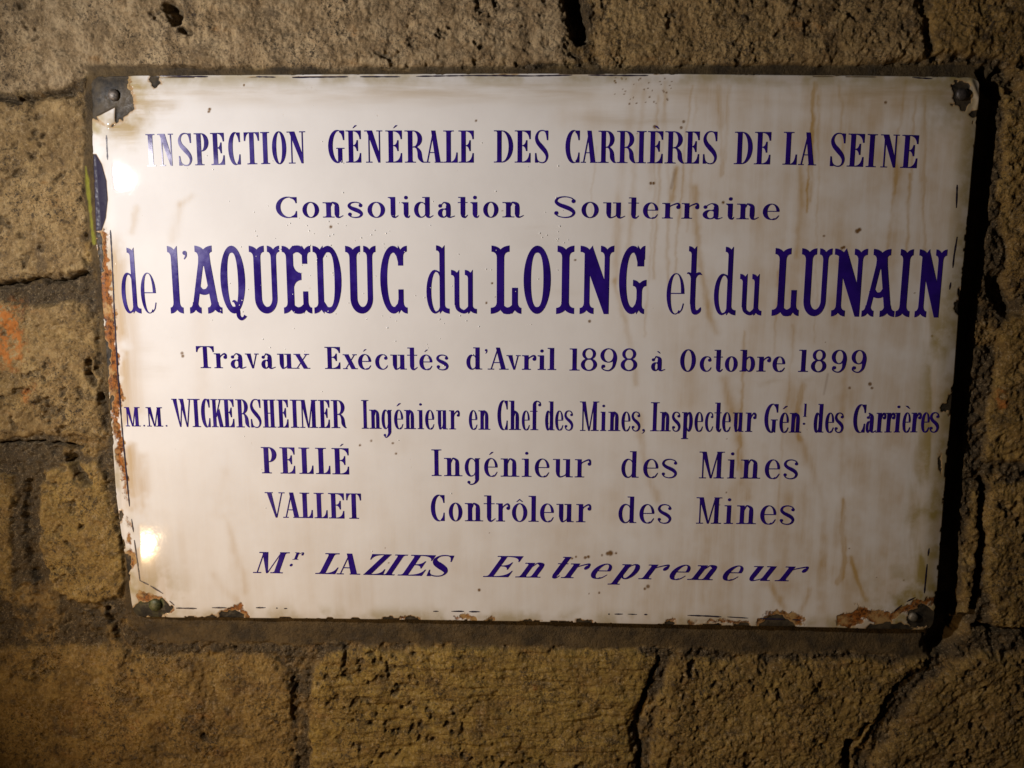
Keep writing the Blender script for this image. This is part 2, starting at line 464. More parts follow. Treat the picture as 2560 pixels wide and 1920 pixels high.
def on_plate(u, v):
    n = .008
    for _ in range(4):
        x, y = to_plane(u, v, n)
        n = relief(x, y)
    return x, y

STREAKS = [  # line, half width, strength
    ([(1590, 215), (1568, 330), (1556, 420), (1545, 560), (1540, 700)], 10, .55), ([(1612, 230), (1590, 380), (1580, 520), (1570, 640)], 6, .45),
    ([(1650, 250), (1632, 360), (1625, 470)], 7, .4), ([(1772, 190), (1790, 240), (1800, 300)], 24, .55), ([(1738, 470), (1742, 600), (1756, 680), (1774, 790), (1790, 830)], 8, .9),
    ([(1690, 420), (1684, 455), (1678, 500)], 6, .8), ([(1535, 700), (1560, 800), (1580, 870), (1592, 960)], 6, .6), ([(1598, 1040), (1606, 1100), (1618, 1180), (1640, 1250)], 9, .7),
    ([(1808, 950), (1822, 1000), (1838, 1050), (1856, 1140), (1868, 1240)], 11, .9), ([(2006, 965), (1998, 1010), (1990, 1040), (2000, 1095)], 6, .95), ([(2000, 1100), (2030, 1170), (2055, 1250), (2062, 1330), (2060, 1410)], 8, .5),
    ([(2115, 900), (2106, 1040), (2104, 1240)], 7, .35), ([(2000, 410), (2004, 480), (1990, 640)], 7, .4), ([(2245, 420), (2240, 540), (2225, 720)], 12, .35),
    ([(2300, 330), (2292, 560), (2285, 700)], 16, .3), ([(2180, 300), (2160, 480), (2160, 640)], 18, .22), ([(2050, 280), (2040, 420)], 20, .22), ([(1900, 420), (1895, 520), (1880, 700)], 14, .25),
    ([(1925, 1460), (1950, 1500), (1965, 1525)], 7, .8), ([(2022, 1475), (2010, 1510), (1998, 1545)], 7, .8), ([(2125, 1393), (2140, 1440), (2164, 1500)], 5, .8),
    ([(2106, 1250), (2108, 1350), (2111, 1405), (2104, 1440), (2093, 1457)], 5, 1.5), ([(340, 520), (336, 560), (332, 580)], 7, .55), ([(450, 510), (470, 498), (480, 490)], 7, .5), ([(450, 515), (440, 560), (430, 600)], 10, .35), ([(560, 1290), (590, 1380), (610, 1440), (612, 1480)], 8, .35),
    ([(540, 1440), (560, 1480), (590, 1500)], 9, .45), ([(1545, 200), (1700, 215), (1900, 225), (2100, 240), (2300, 260)], 30, .22), ([(1420, 290), (1500, 300)], 26, .35), ([(560, 1180), (550, 1240), (545, 1290)], 12, .25),
    ([(500, 700), (505, 900), (500, 1000)], 22, .16), ([(900, 1060), (1000, 1120), (1050, 1100)], 26, .14), ([(1850, 1150), (1860, 1300)], 22, .2), ([(1700, 880), (1710, 1000)], 20, .18), ([(1960, 700), (1975, 820)], 26, .25)]
rd = random.Random(31)
for k in range(20):
    u0 = rd.uniform(1480, 2330); v0 = rd.choice([205, 215, 240, rd.uniform(300, 900)]); sl = rd.uniform(-.10, .02); ln_px = rd.uniform(160, 620)
    STREAKS.append(([(u0 + sl * ln_px * t + rd.uniform(-3, 3), v0 + ln_px * t) for t in (0, .2, .4, .6, .8, 1)], rd.uniform(2.2, 4.2), rd.uniform(.35, .85)))
DRIP = [([(1688, 425), (1678, 470)], 4, .35), ([(2070, 935), (2060, 985)], 3, .3)]

def build_plate():
    nu, nv = 920, 600
    s = np.linspace(0, 1, nu); t = np.linspace(0, 1, nv)
    lx, ly = edge_curve(EDGE_L[::-1], t); rx, ry = edge_curve(EDGE_R[::-1], t)
    bx, by = edge_curve(EDGE_B, s); tx, ty = edge_curve(EDGE_T, s)
    S, T = np.meshgrid(s, t)
    def coons(a, b, c, d):
        return ((1 - S) * a[:, None] + S * b[:, None] + (1 - T) * c[None] + T * d[None]
                - ((1 - S) * (1 - T) * c[0] + S * (1 - T) * c[-1] + (1 - S) * T * d[0] + S * T * d[-1]))
    X = coons(lx, rx, bx, tx); Y = coons(ly, ry, by, ty)
    # rounded corners
    rc = .0085
    ex = np.minimum(X - lx[:, None], rx[:, None] - X); ey = np.minimum(Y - by[None], ty[None] - Y)
    a = np.clip(1 - ex / rc, 0, 1); b = np.clip(1 - ey / rc, 0, 1)
    X = X + np.sign(SW / 2 - X) * rc * (a - a * np.sqrt(1 - b * b / 2)); Y = Y + np.sign(SH / 2 - Y) * rc * (b - b * np.sqrt(1 - a * a / 2))
    # nibbled edge
    U, V = to_sheet(X, Y, relief(X, Y))
    nib = fbm(U / 22, V / 22, 201, 4, .6)
    f = np.clip(1 - np.minimum(ex, ey) / .004, 0, 1)
    X = X + np.sign(SW / 2 - X) * (ex < ey) * f * sstep(.55, .85, nib) * .0009
    Y = Y + np.sign(SH / 2 - Y) * (ey <= ex) * f * sstep(.55, .85, nib) * .0008
    Z = relief(X, Y)
    n1 = fbm(U / 30, V / 30, 211, 4, .6) - .5
    n2 = fbm(U / 9, V / 9, 221, 3, .6) - .5
    n3 = fbm(U / 90, V / 90, 231, 4, .6)
    wU, wV = U + n1 * 26 + n2 * 7, V + (fbm(U / 30, V / 30, 241, 4, .6) - .5) * 26 + n2 * 7
    def blob(pts, soft=7, raw=False):
        d = sdist(U if raw else wU, V if raw else wV, pts)
        return np.clip(.5 + d / (2 * soft), 0, 1)
    def spot(cx, cy, ax, ay): return np.clip(.5 + (1 - np.hypot((wU - cx) / ax, (wV - cy) / ay)) * min(ax, ay) / 12, 0, 1)
    half = blob([(200, 384), (240, 386), (254, 410), (266, 452), (269, 500), (264, 545), (254, 576), (200, 580)], 4, True)
    tl_dark = blob([(200, 180), (325, 180), (321, 222), (337, 252), (322, 282), (300, 300), (284, 314), (244, 300), (232, 292), (200, 300)], 16)
    flake = blob([(243, 292), (289, 268), (287, 306), (270, 317)], 4, True)
    chip = np.maximum(half, tl_dark * (1 - flake))
    for c in ((388, 202, 13, 20), (2404, 238, 26, 34), (2438, 286, 14, 8), (2400, 762, 9, 18), (2404, 735, 6, 12), (2386, 1010, 20, 32), (2362, 1018, 10, 12), (2352, 1160, 5, 22),
              (1942, 1560, 40, 17), (970, 1550, 14, 9), (1030, 1550, 20, 11), (1225, 1556, 12, 9), (1325, 1557, 22, 10), (1460, 1562, 18, 9), (1670, 1563, 16, 9),
              (1740, 1566, 14, 7), (1792, 1568, 12, 8), (1856, 1566, 16, 9), (2225, 1572, 60, 13), (2310, 1545, 38, 30), (350, 1528, 26, 26), (392, 1520, 34, 26),
              (580, 1540, 34, 10), (510, 1546, 30, 6), (276, 1010, 8, 22), (264, 900, 9, 50), (250, 640, 7, 60), (246, 620, 6, 50), (318, 1420, 8, 34), (300, 1290, 6, 16)):
        chip = np.maximum(chip, spot(*c))
    top_line = np.clip(1 - np.abs(V - (189 + 4 * np.sin(U / 310))) / 3.0, 0, 1) * sstep(.50, .60, fbm(U / 90, V / 6, 251, 3)) * .8
    chip = np.maximum(chip, top_line)
    rust = np.zeros_like(U)
    for pts, w, k in (([(254, 590), (262, 700), (276, 860), (288, 1000)], 19, .84), ([(288, 1000), (299, 1120), (309, 1200)], 13, .66), ([(309, 1200), (333, 1400)], 11, .46), ([(324, 1380), (328, 1420)], 9, .6),
                      ([(560, 1535), (600, 1520), (620, 1540)], 13, .75), ([(1000, 1545), (1050, 1545)], 9, .55), ([(1222, 1550), (1232, 1550)], 10, .6), ([(1140, 1545), (1180, 1545)], 8, .5), ([(1455, 1556), (1480, 1557)], 9, .5),
                      ([(1668, 1556), (1676, 1556)], 12, .6), ([(1716, 1552), (1870, 1556)], 10, .5), ([(1900, 1552), (1960, 1540), (2004, 1552)], 15, .6), ([(2110, 1552), (2160, 1534), (2216, 1545)], 20, .85), ([(2216, 1545), (2300, 1515), (2336, 1500)], 13, .62),
                      ([(350, 1490), (400, 1500), (424, 1530)], 12, .75), ([(2440, 300), (2432, 420)], 6, .4), ([(2396, 1000), (2374, 1040)], 14, .45), ([(330, 200), (334, 240)], 6, .4)):
        rust = np.maximum(rust, k * np.exp(-(polydist(wU, wV, pts) / w) ** 2))
    left_px = U - np.interp(V, [p[1] for p in EDGE_L], [p[0] for p in EDGE_L])
    right_px = np.interp(V, [p[1] for p in EDGE_R], [p[0] for p in EDGE_R]) - U
    low_px = np.interp(U, [p[0] for p in EDGE_B], [p[1] for p in EDGE_B]) - V
    high_px = V - np.interp(U, [p[0] for p in EDGE_T], [p[1] for p in EDGE_T])
    rim = np.minimum(np.minimum(left_px, right_px), np.minimum(low_px, high_px))
    chip = np.maximum(chip, (.5 + (3.0 - rim) / 9) * sstep(.60, .70, fbm(U / 34, V / 34, 281, 4, .62)) * sstep(300, 600, V))
    stain_tan = np.zeros_like(U)
    for pts, w, k in STREAKS:
        stain_tan = stain_tan + k * .72 * np.exp(-(polydist(U + n1 * 12, V, pts) / (w * 1.15)) ** 2) * (.55 + .7 * n3)
    stain_tan = stain_tan + .80 * sstep(1250, 2150, U) * n3 + .40 * n3 * sstep(900, 1500, V)  # broad tan tone rising to the right and towards the bottom
    stain_tan = stain_tan + .75 * np.exp(-((left_px - 46) / 34) ** 2) * sstep(560, 640, V) * sstep(.30, .55, n3)
    stain_tan = np.clip(stain_tan, 0, 1)
    dirt_dark = .58 * np.exp(-((V - 222) / 34) ** 2) * sstep(330, 480, U) * (.4 + .6 * sstep(.35, .65, fbm(U / 200, V / 40, 261, 4)))
    dirt_dark = dirt_dark + .55 * np.exp(-(polydist(wU, wV, [(340, 250), (380, 262), (420, 258)]) / 30) ** 2) + .7 * np.exp(-(polydist(wU, wV, [(300, 330), (330, 340)]) / 24) ** 2)
    dirt_dark = dirt_dark + .35 * np.exp(-((V - 300) / 30) ** 2) * sstep(1400, 1500, U) * sstep(1750, 1650, U) + .35 * sstep(1950, 2250, U) * np.exp(-((V - 240) / 60) ** 2)
    for cx, cy, ax, ay, k in ((360, 900, 30, 60, .16), (400, 920, 20, 30, .18), (1400, 740, 60, 30, .18), (1340, 590, 50, 30, .15), (2010, 950, 30, 8, .4), (1925, 955, 30, 7, .5)):
        dirt_dark = dirt_dark + k * np.exp(-(((wU - cx) / ax) ** 2 + ((wV - cy) / ay) ** 2))
    dirt_dark = dirt_dark + .8 * np.exp(-(polydist(wU, wV, [(330, 205), (350, 250), (310, 320), (262, 330)]) / 34) ** 2) * sstep(.3, .6, fbm(U / 40, V / 40, 291, 4))
    dirt_dark = np.clip(dirt_dark, 0, 1)
    brown = np.zeros_like(U)
    for pts, w, k in DRIP:
        brown = np.maximum(brown, k * np.exp(-(polydist(U, V, pts) / w) ** 4))
    for cx, cy, r in [(a, b, c * .8) for a, b, c in SPECKS]:
        brown = np.maximum(brown, np.clip((1.5 - np.hypot(U - cx, V - cy) / r) * 1.6, 0, 1))
    grime = .75 * np.exp(-((right_px - 55) / 32) ** 2) * sstep(560, 900, V) * sstep(.3, .6, fbm(U / 30, V / 160, 271, 4)) + .35 * np.exp(-((right_px - 30) / 24) ** 2) * sstep(260, 400, V)
    grime = grime + .6 * np.exp(-(polydist(wU, wV, [(2310, 1280), (2280, 1290)]) / 22) ** 2) + .55 * np.exp(-(polydist(wU, wV, [(2275, 1490), (2255, 1500)]) / 20) ** 2)
    grime = grime + .62 * np.exp(-(np.clip(rim - 6, 0, None) / 22) ** 2) * sstep(.28, .60, fbm(U / 60, V / 60, 301, 4))
    for cx, cy, r in ((300, 250, 90), (2390, 260, 80), (390, 1490, 70), (2250, 1490, 90)):
        grime = grime + .6 * np.exp(-(np.hypot(U - cx, V - cy) / r) ** 2) * sstep(.25, .6, fbm(U / 34, V / 34, 311, 4))
    grime = np.clip(grime, 0, 1)
    green = np.exp(-(((U - 388) / 60) ** 2 + ((V - 1512) / 50) ** 2))
    Z = Z - .0005 * sstep(.35, .65, chip) - .0003 * sstep(.3, .6, rust)
    Z = Z + .0010 * np.exp(-(polydist(U, V, [(2428, 205), (2446, 250), (2440, 275)]) / 7) ** 2) + .0010 * flake
    o = grid_mesh('enamel_plate', X, Y, Z, M_ENAMEL, None, {'wear': (chip, rust, stain_tan, dirt_dark), 'wear_two': (brown, grime, half, green)}, skirt=.0022)
    return adopt(o)

rs = random.Random(4)
SPECKS = [(524, 273, 4), (522, 279, 3.5), (1190, 302, 3), (1637, 317, 5), (1709, 304, 4), (1703, 319, 4), (1627, 458, 4), (1634, 458, 4), (1636, 317, 4), (827, 567, 4), (2124, 970, 3.5), (2175, 960, 5), (2180, 970, 3.5), (2143, 578, 6), (2149, 574, 5),
          (1526, 1383, 7), (1519, 1384, 5), (1505, 1388, 3), (1471, 1392, 4), (1463, 1394, 4), (1440, 1392, 3), (1430, 1396, 3), (1198, 1475, 4), (1620, 1466, 5), (1612, 1472, 3.5), (2400, 790, 3), (2214, 256, 4), (1498, 1482, 3), (1540, 1383, 3), (2105, 620, 4), (2110, 618, 4),
          (900, 1113, 3), (928, 1102, 3), (982, 1108, 3), (990, 1134, 3), (1808, 506, 4), (455, 883, 4), (457, 890, 4), (2388, 1010, 5), (2060, 590, 3), (1486, 689, 3), (1474, 803, 4), (1216, 757, 3), (1230, 708, 3), (1438, 650, 3), (2430, 840, 3), (2330, 840, 3), (610, 213, 3)]
for k in range(36):
    SPECKS.append((rs.uniform(1530, 1680), rs.uniform(190, 262), rs.uniform(1.6, 2.6)))
for k in range(22):
    SPECKS.append((rs.uniform(900, 2300), rs.uniform(215, 1500), rs.uniform(1.3, 2.0)))
build_plate()

# thin dark border line, broken where it has worn away
line = bpy.data.objects.new('border_line', None)
COL.objects.link(line)
line.parent = sign
line['label'] = 'thin dark line round the rim, worn to dashes'
def ribbon(lines, width_px, mat, lift):
    for pts in lines:
        vs, fs, p = [], [], []
        for (a, b) in zip(pts[:-1], pts[1:]):
            n = max(2, int(math.hypot(b[0] - a[0], b[1] - a[1]) / 8))
            p += [(a[0] + (b[0] - a[0]) * i / n, a[1] + (b[1] - a[1]) * i / n) for i in range(n)]
        p.append(pts[-1])
        for i, (u, v) in enumerate(p):
            q0 = p[max(i - 1, 0)]; q1 = p[min(i + 1, len(p) - 1)]
            dx, dy = q1[0] - q0[0], q1[1] - q0[1]; L = math.hypot(dx, dy)
            w = width_px * rs.uniform(.32, .62) * (0.4 if i in (0, len(p) - 1) else 1)
            for sgn in (-1, 1):
                x, y = on_plate(u - dy / L * w * sgn, v + dx / L * w * sgn)
                vs.append(world(x, y, float(relief(x, y)) + lift))
            if i:
                k = len(vs); fs.append((k - 4, k - 2, k - 1, k - 3))
        adopt(link_mesh('line_piece', vs, fs, mat), line)
ribbon([
    [(266, 338), (269, 400)], [(276, 575), (280, 640), (286, 780), (293, 912), (305, 1067), (324, 1266)], [(329, 1297), (334, 1330)], [(336, 1350), (341, 1385), (350, 1451), (372, 1462)],
    [(376, 1464), (408, 1484)], [(424, 1502), (436, 1513)], [(440, 1520), (492, 1521)], [(530, 1519), (566, 1519)], [(640, 1519), (664, 1519)], [(690, 1520), (694, 1520)], [(710, 1521), (718, 1521)],
    [(1083, 1528), (1096, 1528)], [(1128, 1528), (1160, 1528)], [(1172, 1529), (1200, 1529)], [(1520, 1535), (1524, 1535)], [(1536, 1535), (1557, 1535)], [(1569, 1535), (1592, 1536)], [(1610, 1536), (1618, 1536)],
    [(1718, 1538), (1773, 1540), (1803, 1542)], [(1818, 1542), (1870, 1545)], [(1900, 1546), (1960, 1548)], [(1980, 1549), (2000, 1550)], [(2236, 1527), (2254, 1512)], [(2266, 1504), (2288, 1493)], [(2310, 1483), (2315, 1430), (2317, 1410)], [(2319, 1390), (2322, 1370)],
    [(2392, 592), (2384, 640), (2381, 670)], [(2376, 706), (2373, 724)], [(2392, 462), (2390, 520)],
    [(731, 194), (800, 193), (870, 192)], [(900, 192), (1000, 192)], [(1040, 191), (1180, 189), (1330, 190), (1430, 188)], [(1470, 188), (1560, 189), (1620, 189)], [(2280, 194), (2330, 197)], [(640, 192), (690, 193)], [(400, 190), (520, 192)]],
    3.4, M_LINE, .00025)

# fixings in the four corners
def nail(u, v, r_px, mat, label, squash=1.0):
    x, y = on_plate(u, v)
    r = r_px * 3.3e-4
    z0 = float(relief(x, y)) - .0008
    vs, fs = [], []
    R, A = 6, 20
    jit = random.Random(int(u))
    for i in range(R + 1):
        a = (math.pi / 2) * i / R
        for k in range(A):
            b = 2 * math.pi * k / A
            rr = r * math.cos(a) * (1 + jit.uniform(-.05, .05)) if i < R else 0.0002
            vs.append(world(x + rr * math.cos(b), y + rr * math.sin(b), z0 + .0014 + r * .55 * squash * math.sin(a)))
    for k in range(A):
        b = 2 * math.pi * k / A
        vs.append(world(x + r * math.cos(b), y + r * math.sin(b), z0 - .001))
    for i in range(R):
        for k in range(A):
            fs.append((i * A + k, i * A + (k + 1) % A, (i + 1) * A + (k + 1) % A, (i + 1) * A + k))
    base = (R + 1) * A
    for k in range(A):
        fs.append((base + k, base + (k + 1) % A, (k + 1) % A, k))
    o = adopt(link_mesh('nail', vs, fs, mat, None, True))
    o['label'] = label
nail(285, 238, 14, M_IRON, 'grey brown nail head in the dark bare corner')
nail(2404, 236, 14, M_DARK, 'black nail head in a dented corner')
nail(389, 1512, 17, M_VERD, 'greenish corroded nail head')
nail(2283, 1542, 12, M_PALE, 'pale round nail head')

# ------------------------------------------------------------------ lettering
class Ink:
    def __init__(self): self.p = []
    def poly(self, pts): self.p.append([(float(a), float(b)) for a, b in pts])
    def rect(self, x0, y0, x1, y1): self.poly([(x0, y0), (x1, y0), (x1, y1), (x0, y1)])
    def strip(self, A, B):
        for i in range(len(A) - 1):
            self.poly([A[i], A[i + 1], B[i + 1]]); self.poly([A[i], B[i + 1], B[i]])
    def ring(self, cx, cy, rx, ry, icx, irx, iry, a0=0, a1=360, icy=None, n=None):
        n = n or max(6, int(abs(a1 - a0) / 11))
        icy = cy if icy is None else icy
        A, B = [], []
        for i in range(n + 1):
            a = math.radians(a0 + (a1 - a0) * i / n)
            A.append((cx + rx * math.cos(a), cy + ry * math.sin(a))); B.append((icx + irx * math.cos(a), icy + iry * math.sin(a)))
        self.strip(A, B)
    def stroke(self, pts, n=7):            # (x, y, width) through a smooth curve
        P = [pts[0]] + list(pts) + [pts[-1]]
        C = []
        for i in range(1, len(P) - 2):
            for k in range(n):
                t = k / n
                C.append([.5 * (2 * P[i][j] + (P[i + 1][j] - P[i - 1][j]) * t + (2 * P[i - 1][j] - 5 * P[i][j] + 4 * P[i + 1][j] - P[i + 2][j]) * t * t + (3 * P[i][j] - P[i - 1][j] - 3 * P[i + 1][j] + P[i + 2][j]) * t ** 3) for j in range(3)])
        C.append(list(pts[-1]))
        A, B = [], []
        for i, c in enumerate(C):
            q0, q1 = C[max(i - 1, 0)], C[min(i + 1, len(C) - 1)]
            dx, dy = q1[0] - q0[0], q1[1] - q0[1]; L = math.hypot(dx, dy) or 1
            w = c[2] / 2
            A.append((c[0] - dy / L * w, c[1] + dx / L * w)); B.append((c[0] + dy / L * w, c[1] - dx / L * w))
        self.strip(A, B)
    def ball(self, cx, cy, r): self.poly([(cx + r * math.cos(k * math.pi / 8), cy + r * math.sin(k * math.pi / 8)) for k in range(16)])
    def diag(self, x0, y0, x1, y1, w): self.poly([(x0, y0), (x0 + w, y0), (x1 + w, y1), (x1, y1)])
    def stem(self, x0, x1, y0, y1, h, o, t='b', b='b', ol=None):
        self.rect(x0, y0, x1, y1)
        k = o * .42; j = o * .5
        for y, s, w in ((y0, 1, b), (y1, -1, t)):
            if w in ('b', 'l'):
                e = o if ol is None or s == 1 else ol
                self.poly([(x0 - e, y), (x0 + h * .2, y), (x0 + h * .2, y + s * (h + j)), (x0 - k * .25, y + s * (h + j * .25)), (x0 - k, y + s * h), (x0 - e, y + s * h)])
            if w in ('b', 'r'):
                self.poly([(x1 + o, y), (x1 - h * .2, y), (x1 - h * .2, y + s * (h + j)), (x1 + k * .25, y + s * (h + j * .25)), (x1 + k, y + s * h), (x1 + o, y + s * h)])
    def serif(self, xc, y, hw, h, s=1): self.rect(xc - hw, min(y, y + s * h), xc + hw, max(y, y + s * h))
    def beak(self, xr, y, reach, hgt, th, h, sx=1, sy=1):
        """curved triangular end of an arm: outer corner at (xr, y), running back by reach and along the edge by hgt"""
        pts = [(xr, y), (xr, y + sy * hgt), (xr - sx * th, y + sy * hgt)]
        for k in range(1, 7):
            t = k / 6
            a = (1 - t) ** 2; b = 2 * t * (1 - t); c = t * t
            pts.append((a * (xr - sx * th) + b * (xr - sx * th * 1.7) + c * (xr - sx * reach), a * (y + sy * hgt) + b * (y + sy * h * 1.6) + c * (y + sy * h)))
        pts.append((xr - sx * reach, y))
        self.poly(pts)
    def bowl(self, xs, w, y0, y1, S, h, cxf=.42):
        cx = xs + (w - xs) * cxf
        cy, ry = (y0 + y1) / 2, (y1 - y0) / 2
        A = [(xs, y1)]; B = [(xs, y1 - h)]
        for k in range(17):
            a = math.radians(90 - 180 * k / 16)
            A.append((cx + (w - cx) * math.cos(a), cy + ry * math.sin(a)))
            B.append((cx + max(w - cx - S, .02 * w) * math.cos(a), cy + (ry - h) * math.sin(a)))
        A.append((xs, y0)); B.append((xs, y0 + h))
        self.strip(A, B)

def acute(g, x, y, s, flip=1):
    g.poly([(x - flip * s * .9, y), (x - flip * s * .55, y), (x + flip * s * .75, y + s * .95), (x + flip * s * .95, y + s * 1.25), (x + flip * s * .1, y + s * 1.2)])

def latin(ch, w, H, X, S, h, st):
    """Didone style letters: w width, H cap height, X x-height, S stem, h hairline"""
    g = Ink()
    tail = 'tail' in st
    base = {'É': 'E', 'È': 'E', 'é': 'e', 'è': 'e', 'à': 'a', 'ô': 'o'}.get(ch, ch)
    o = S * .5
    ss = h * 1.05
    bt = h * 1.25
    c = base
    if c in 'nhu': S = min(S, .265 * w)
    elif c in 'adbpgoec': S = min(S, .34 * w)
    if c == 'I':
        o = (w - S) / 2; g.stem(o, o + S, 0, H, ss, o)
    elif c == 'L':
        x0 = .21 * w; g.stem(x0, x0 + S, 0, H, ss, x0, 'b', 'l'); g.rect(x0, 0, w, ss); g.beak(w, 0, w - x0 - S, .32 * H, bt, ss)
    elif c in 'EF':
        x0 = .18 * w; g.stem(x0, x0 + S, 0, H, ss, x0, 'l', 'l'); g.rect(x0, 0, w, ss); g.rect(x0, H - ss, w, H)
        g.beak(w, 0, (w - x0 - S) * .9, .30 * H, bt, ss); g.beak(w, H, (w - x0 - S) * .9, .27 * H, bt, ss, 1, -1)
        xm = x0 + S + (w - x0 - S) * .62; ym = .53 * H
        g.rect(x0 + S * .5, ym - h * .5, xm, ym + h * .5); r = (xm - x0 - S) * .9
        g.beak(xm, ym, r, .17 * H, bt, h * .5); g.beak(xm, ym, r, .17 * H, bt, h * .5, 1, -1)
    elif c == 'T':
        x0 = (w - S) / 2; g.stem(x0, x0 + S, 0, H, ss, w * .18, '', 'b'); g.rect(0, H - ss, w, H)
        for s in (1, -1): g.beak(w if s > 0 else 0, H, (w - S) / 2 * .85, .27 * H, bt, ss, s, -1)
    elif c in 'CG':
        cx = .57 * w; ex = .93 * w
        a = math.degrees(math.acos((ex - cx) / cx))
        g.ring(cx, H / 2, cx, H / 2 + h * .6, cx + S * .30, cx - S * .70, H / 2 - h * .6, a, 360 - a if c == 'C' else 330 - a)
        g.beak(w, H, .30 * w, .30 * H, bt, .06 * H, 1, -1)
        if c == 'C': g.beak(w, 0, .26 * w, .32 * H, bt * .9, .07 * H)
        else:
            x1 = .86 * w
            g.rect(x1 - S * .95, .03 * H, x1, .43 * H); g.serif(.75 * w, .43 * H, .25 * w, ss, 1); g.poly([(x1 - S * .95, .10 * H), (x1, .14 * H), (x1, 0), (x1 - bt, 0), (x1 - S * .5, .05 * H)])
            g.stroke([(.50 * w, 0, h * 1.2), (.62 * w, .02 * H, h * 1.3), (x1 - S * .8, .12 * H, h * 1.6)])
    elif c == 'O':
        g.ring(w / 2, H / 2, w / 2, H / 2 + h * .6, w / 2, w / 2 - S * .95, H / 2 - h * .6)
    elif c == 'D':
        x0 = .17 * w; g.stem(x0, x0 + S, 0, H, ss, x0, 'l', 'l'); g.bowl(x0, w, 0, H, S, ss, .30)
    elif c in 'PR':
        x0 = .17 * w; e = w if c == 'P' else w * .90
        g.stem(x0, x0 + S, 0, H, ss, x0, 'l', 'b'); g.bowl(x0, e, .47 * H if c == 'R' else .43 * H, H, S, ss, .40)
        if c == 'R':
            xm = x0 + S + (w - x0 - S) * .10
            g.stroke([(xm, .50 * H, h * 1.3), (xm + (w - xm) * .32, .46 * H, h * 2), (xm + (w - xm) * .55, .33 * H, S * .85), (xm + (w - xm) * .62, .16 * H, S * .95), (w - S * .45, .045 * H, S * .5), (w, .008 * H, h * .9)])
    elif c == 'A':
        a = .47 * w
        g.diag(.13 * w, 0, a - h * .4, H * .93, h * 1.25); g.poly([(a - S * .38, H), (a + S * .55, H), (.87 * w, 0), (.87 * w - S * 1.08, 0)])
        g.rect(.25 * w, .30 * H, .72 * w, .30 * H + h); g.serif(.15 * w, 0, .15 * w, ss); g.serif(.78 * w, 0, .22 * w, ss)
    elif c == 'V':
        g.poly([(.10 * w, H), (.10 * w + S * 1.08, H), (.58 * w, 0), (.50 * w, 0)]); g.diag(.53 * w, 0, .84 * w, H, h * 1.25)
        g.serif(.20 * w, H, .20 * w, ss, -1); g.serif(.85 * w, H, .15 * w, ss, -1)
    elif c == 'W':
        for x, ww in ((.06, S * 1.05), (.40, S * 1.05)):
            g.poly([(x * w, H), (x * w + ww, H), ((x + .33) * w, 0), ((x + .30) * w, 0)])
        g.diag(.37 * w, 0, .50 * w, H, h * 1.2); g.diag(.71 * w, 0, .88 * w, H, h * 1.3)
        g.serif(.13 * w, H, .13 * w, ss, -1); g.serif(.90 * w, H, .10 * w, ss, -1); g.serif(.46 * w, H, .10 * w, ss, -1)
    elif c == 'N':
        xl, xr = .215 * w, .845 * w
        g.rect(xl, 0, xl + h * 1.2, H - ss); g.rect(xr - h * 1.2, .02 * H, xr, H); g.poly([(.12 * w, H), (.12 * w + S * 1.25, H), (xr, .20 * H), (xr, 0), (xr - S * .42, 0)])
        g.serif(xl + h * .6, 0, .17 * w, ss); g.serif(xr - h * .6, H, .155 * w, ss, -1); g.rect(0, H - ss, .2 * w, H)
    elif c == 'M':
        xl, xr = .135 * w, .88 * w
        g.rect(xl, 0, xl + h * 1.25, H - ss); g.stem(xr - S, xr, 0, H, ss, .12 * w, 'r', 'b')
        g.poly([(.10 * w, H), (.10 * w + S * 1.1, H), (.51 * w, 0), (.455 * w, 0)]); g.diag(.475 * w, 0, xr - S, H * .97, h * 1.2)
        g.rect(xr - S * 1.15, H - ss, xr, H); g.serif(xl + h * .6, 0, .135 * w, ss); g.rect(0, H - ss, .2 * w, H)
    elif c == 'H':
        for x0 in (.13 * w, .87 * w - S): g.stem(x0, x0 + S, 0, H, ss, .13 * w)
        g.rect(.2 * w, .5 * H, .8 * w, .5 * H + h)
    elif c == 'K':
        S = min(S, .255 * w); x0 = .13 * w; g.stem(x0, x0 + S, 0, H, ss, .13 * w)
        g.diag(x0 + S * .8, .36 * H, .72 * w, H, h * 1.3); g.serif(.74 * w, H, .15 * w, ss, -1)
        g.poly([(x0 + S * 1.25, .52 * H), (x0 + S * 2.1, .66 * H), (.93 * w, 0), (.93 * w - S * 1.1, 0)]); g.serif(.84 * w, 0, .16 * w, ss)
    elif c == 'Z':
        g.poly([(w - S * 1.25, H - ss), (w, H), (S * 1.25, 0), (0, 0)]); g.rect(.03 * w, H - ss, w, H); g.rect(0, 0, w, ss)
        g.beak(.03 * w, H, .5 * w, .26 * H, bt, ss, -1, -1); g.beak(w, 0, .5 * w, .28 * H, bt, ss)
    elif c == 'S' and 'sball' not in st:
        g.stroke([(.95 * w, .80 * H, h), (.84 * w, .95 * H, h * 1.1), (.55 * w, 1.0 * H, h * 1.2), (.26 * w, .955 * H, h * 1.8), (.10 * w, .80 * H, S * .62), (.20 * w, .64 * H, S * .85), (.50 * w, .49 * H, S * 1.0),
                  (.80 * w, .34 * H, S * .85), (.93 * w, .19 * H, S * .55), (.82 * w, .05 * H, h * 1.6), (.55 * w, 0, h * 1.2), (.22 * w, .05 * H, h * 1.1), (.05 * w, .18 * H, h)])
        g.beak(w, H, .24 * w, .30 * H, bt, .05 * H, 1, -1); g.beak(0, 0, .22 * w, .30 * H, bt, .05 * H, -1, 1)
    elif c in 'Ss':
        Y = H if c == 'S' else X
        r = S * (.44 if c == 'S' else .40)
        xr, xl = w - r * 1.1, r * 1.1
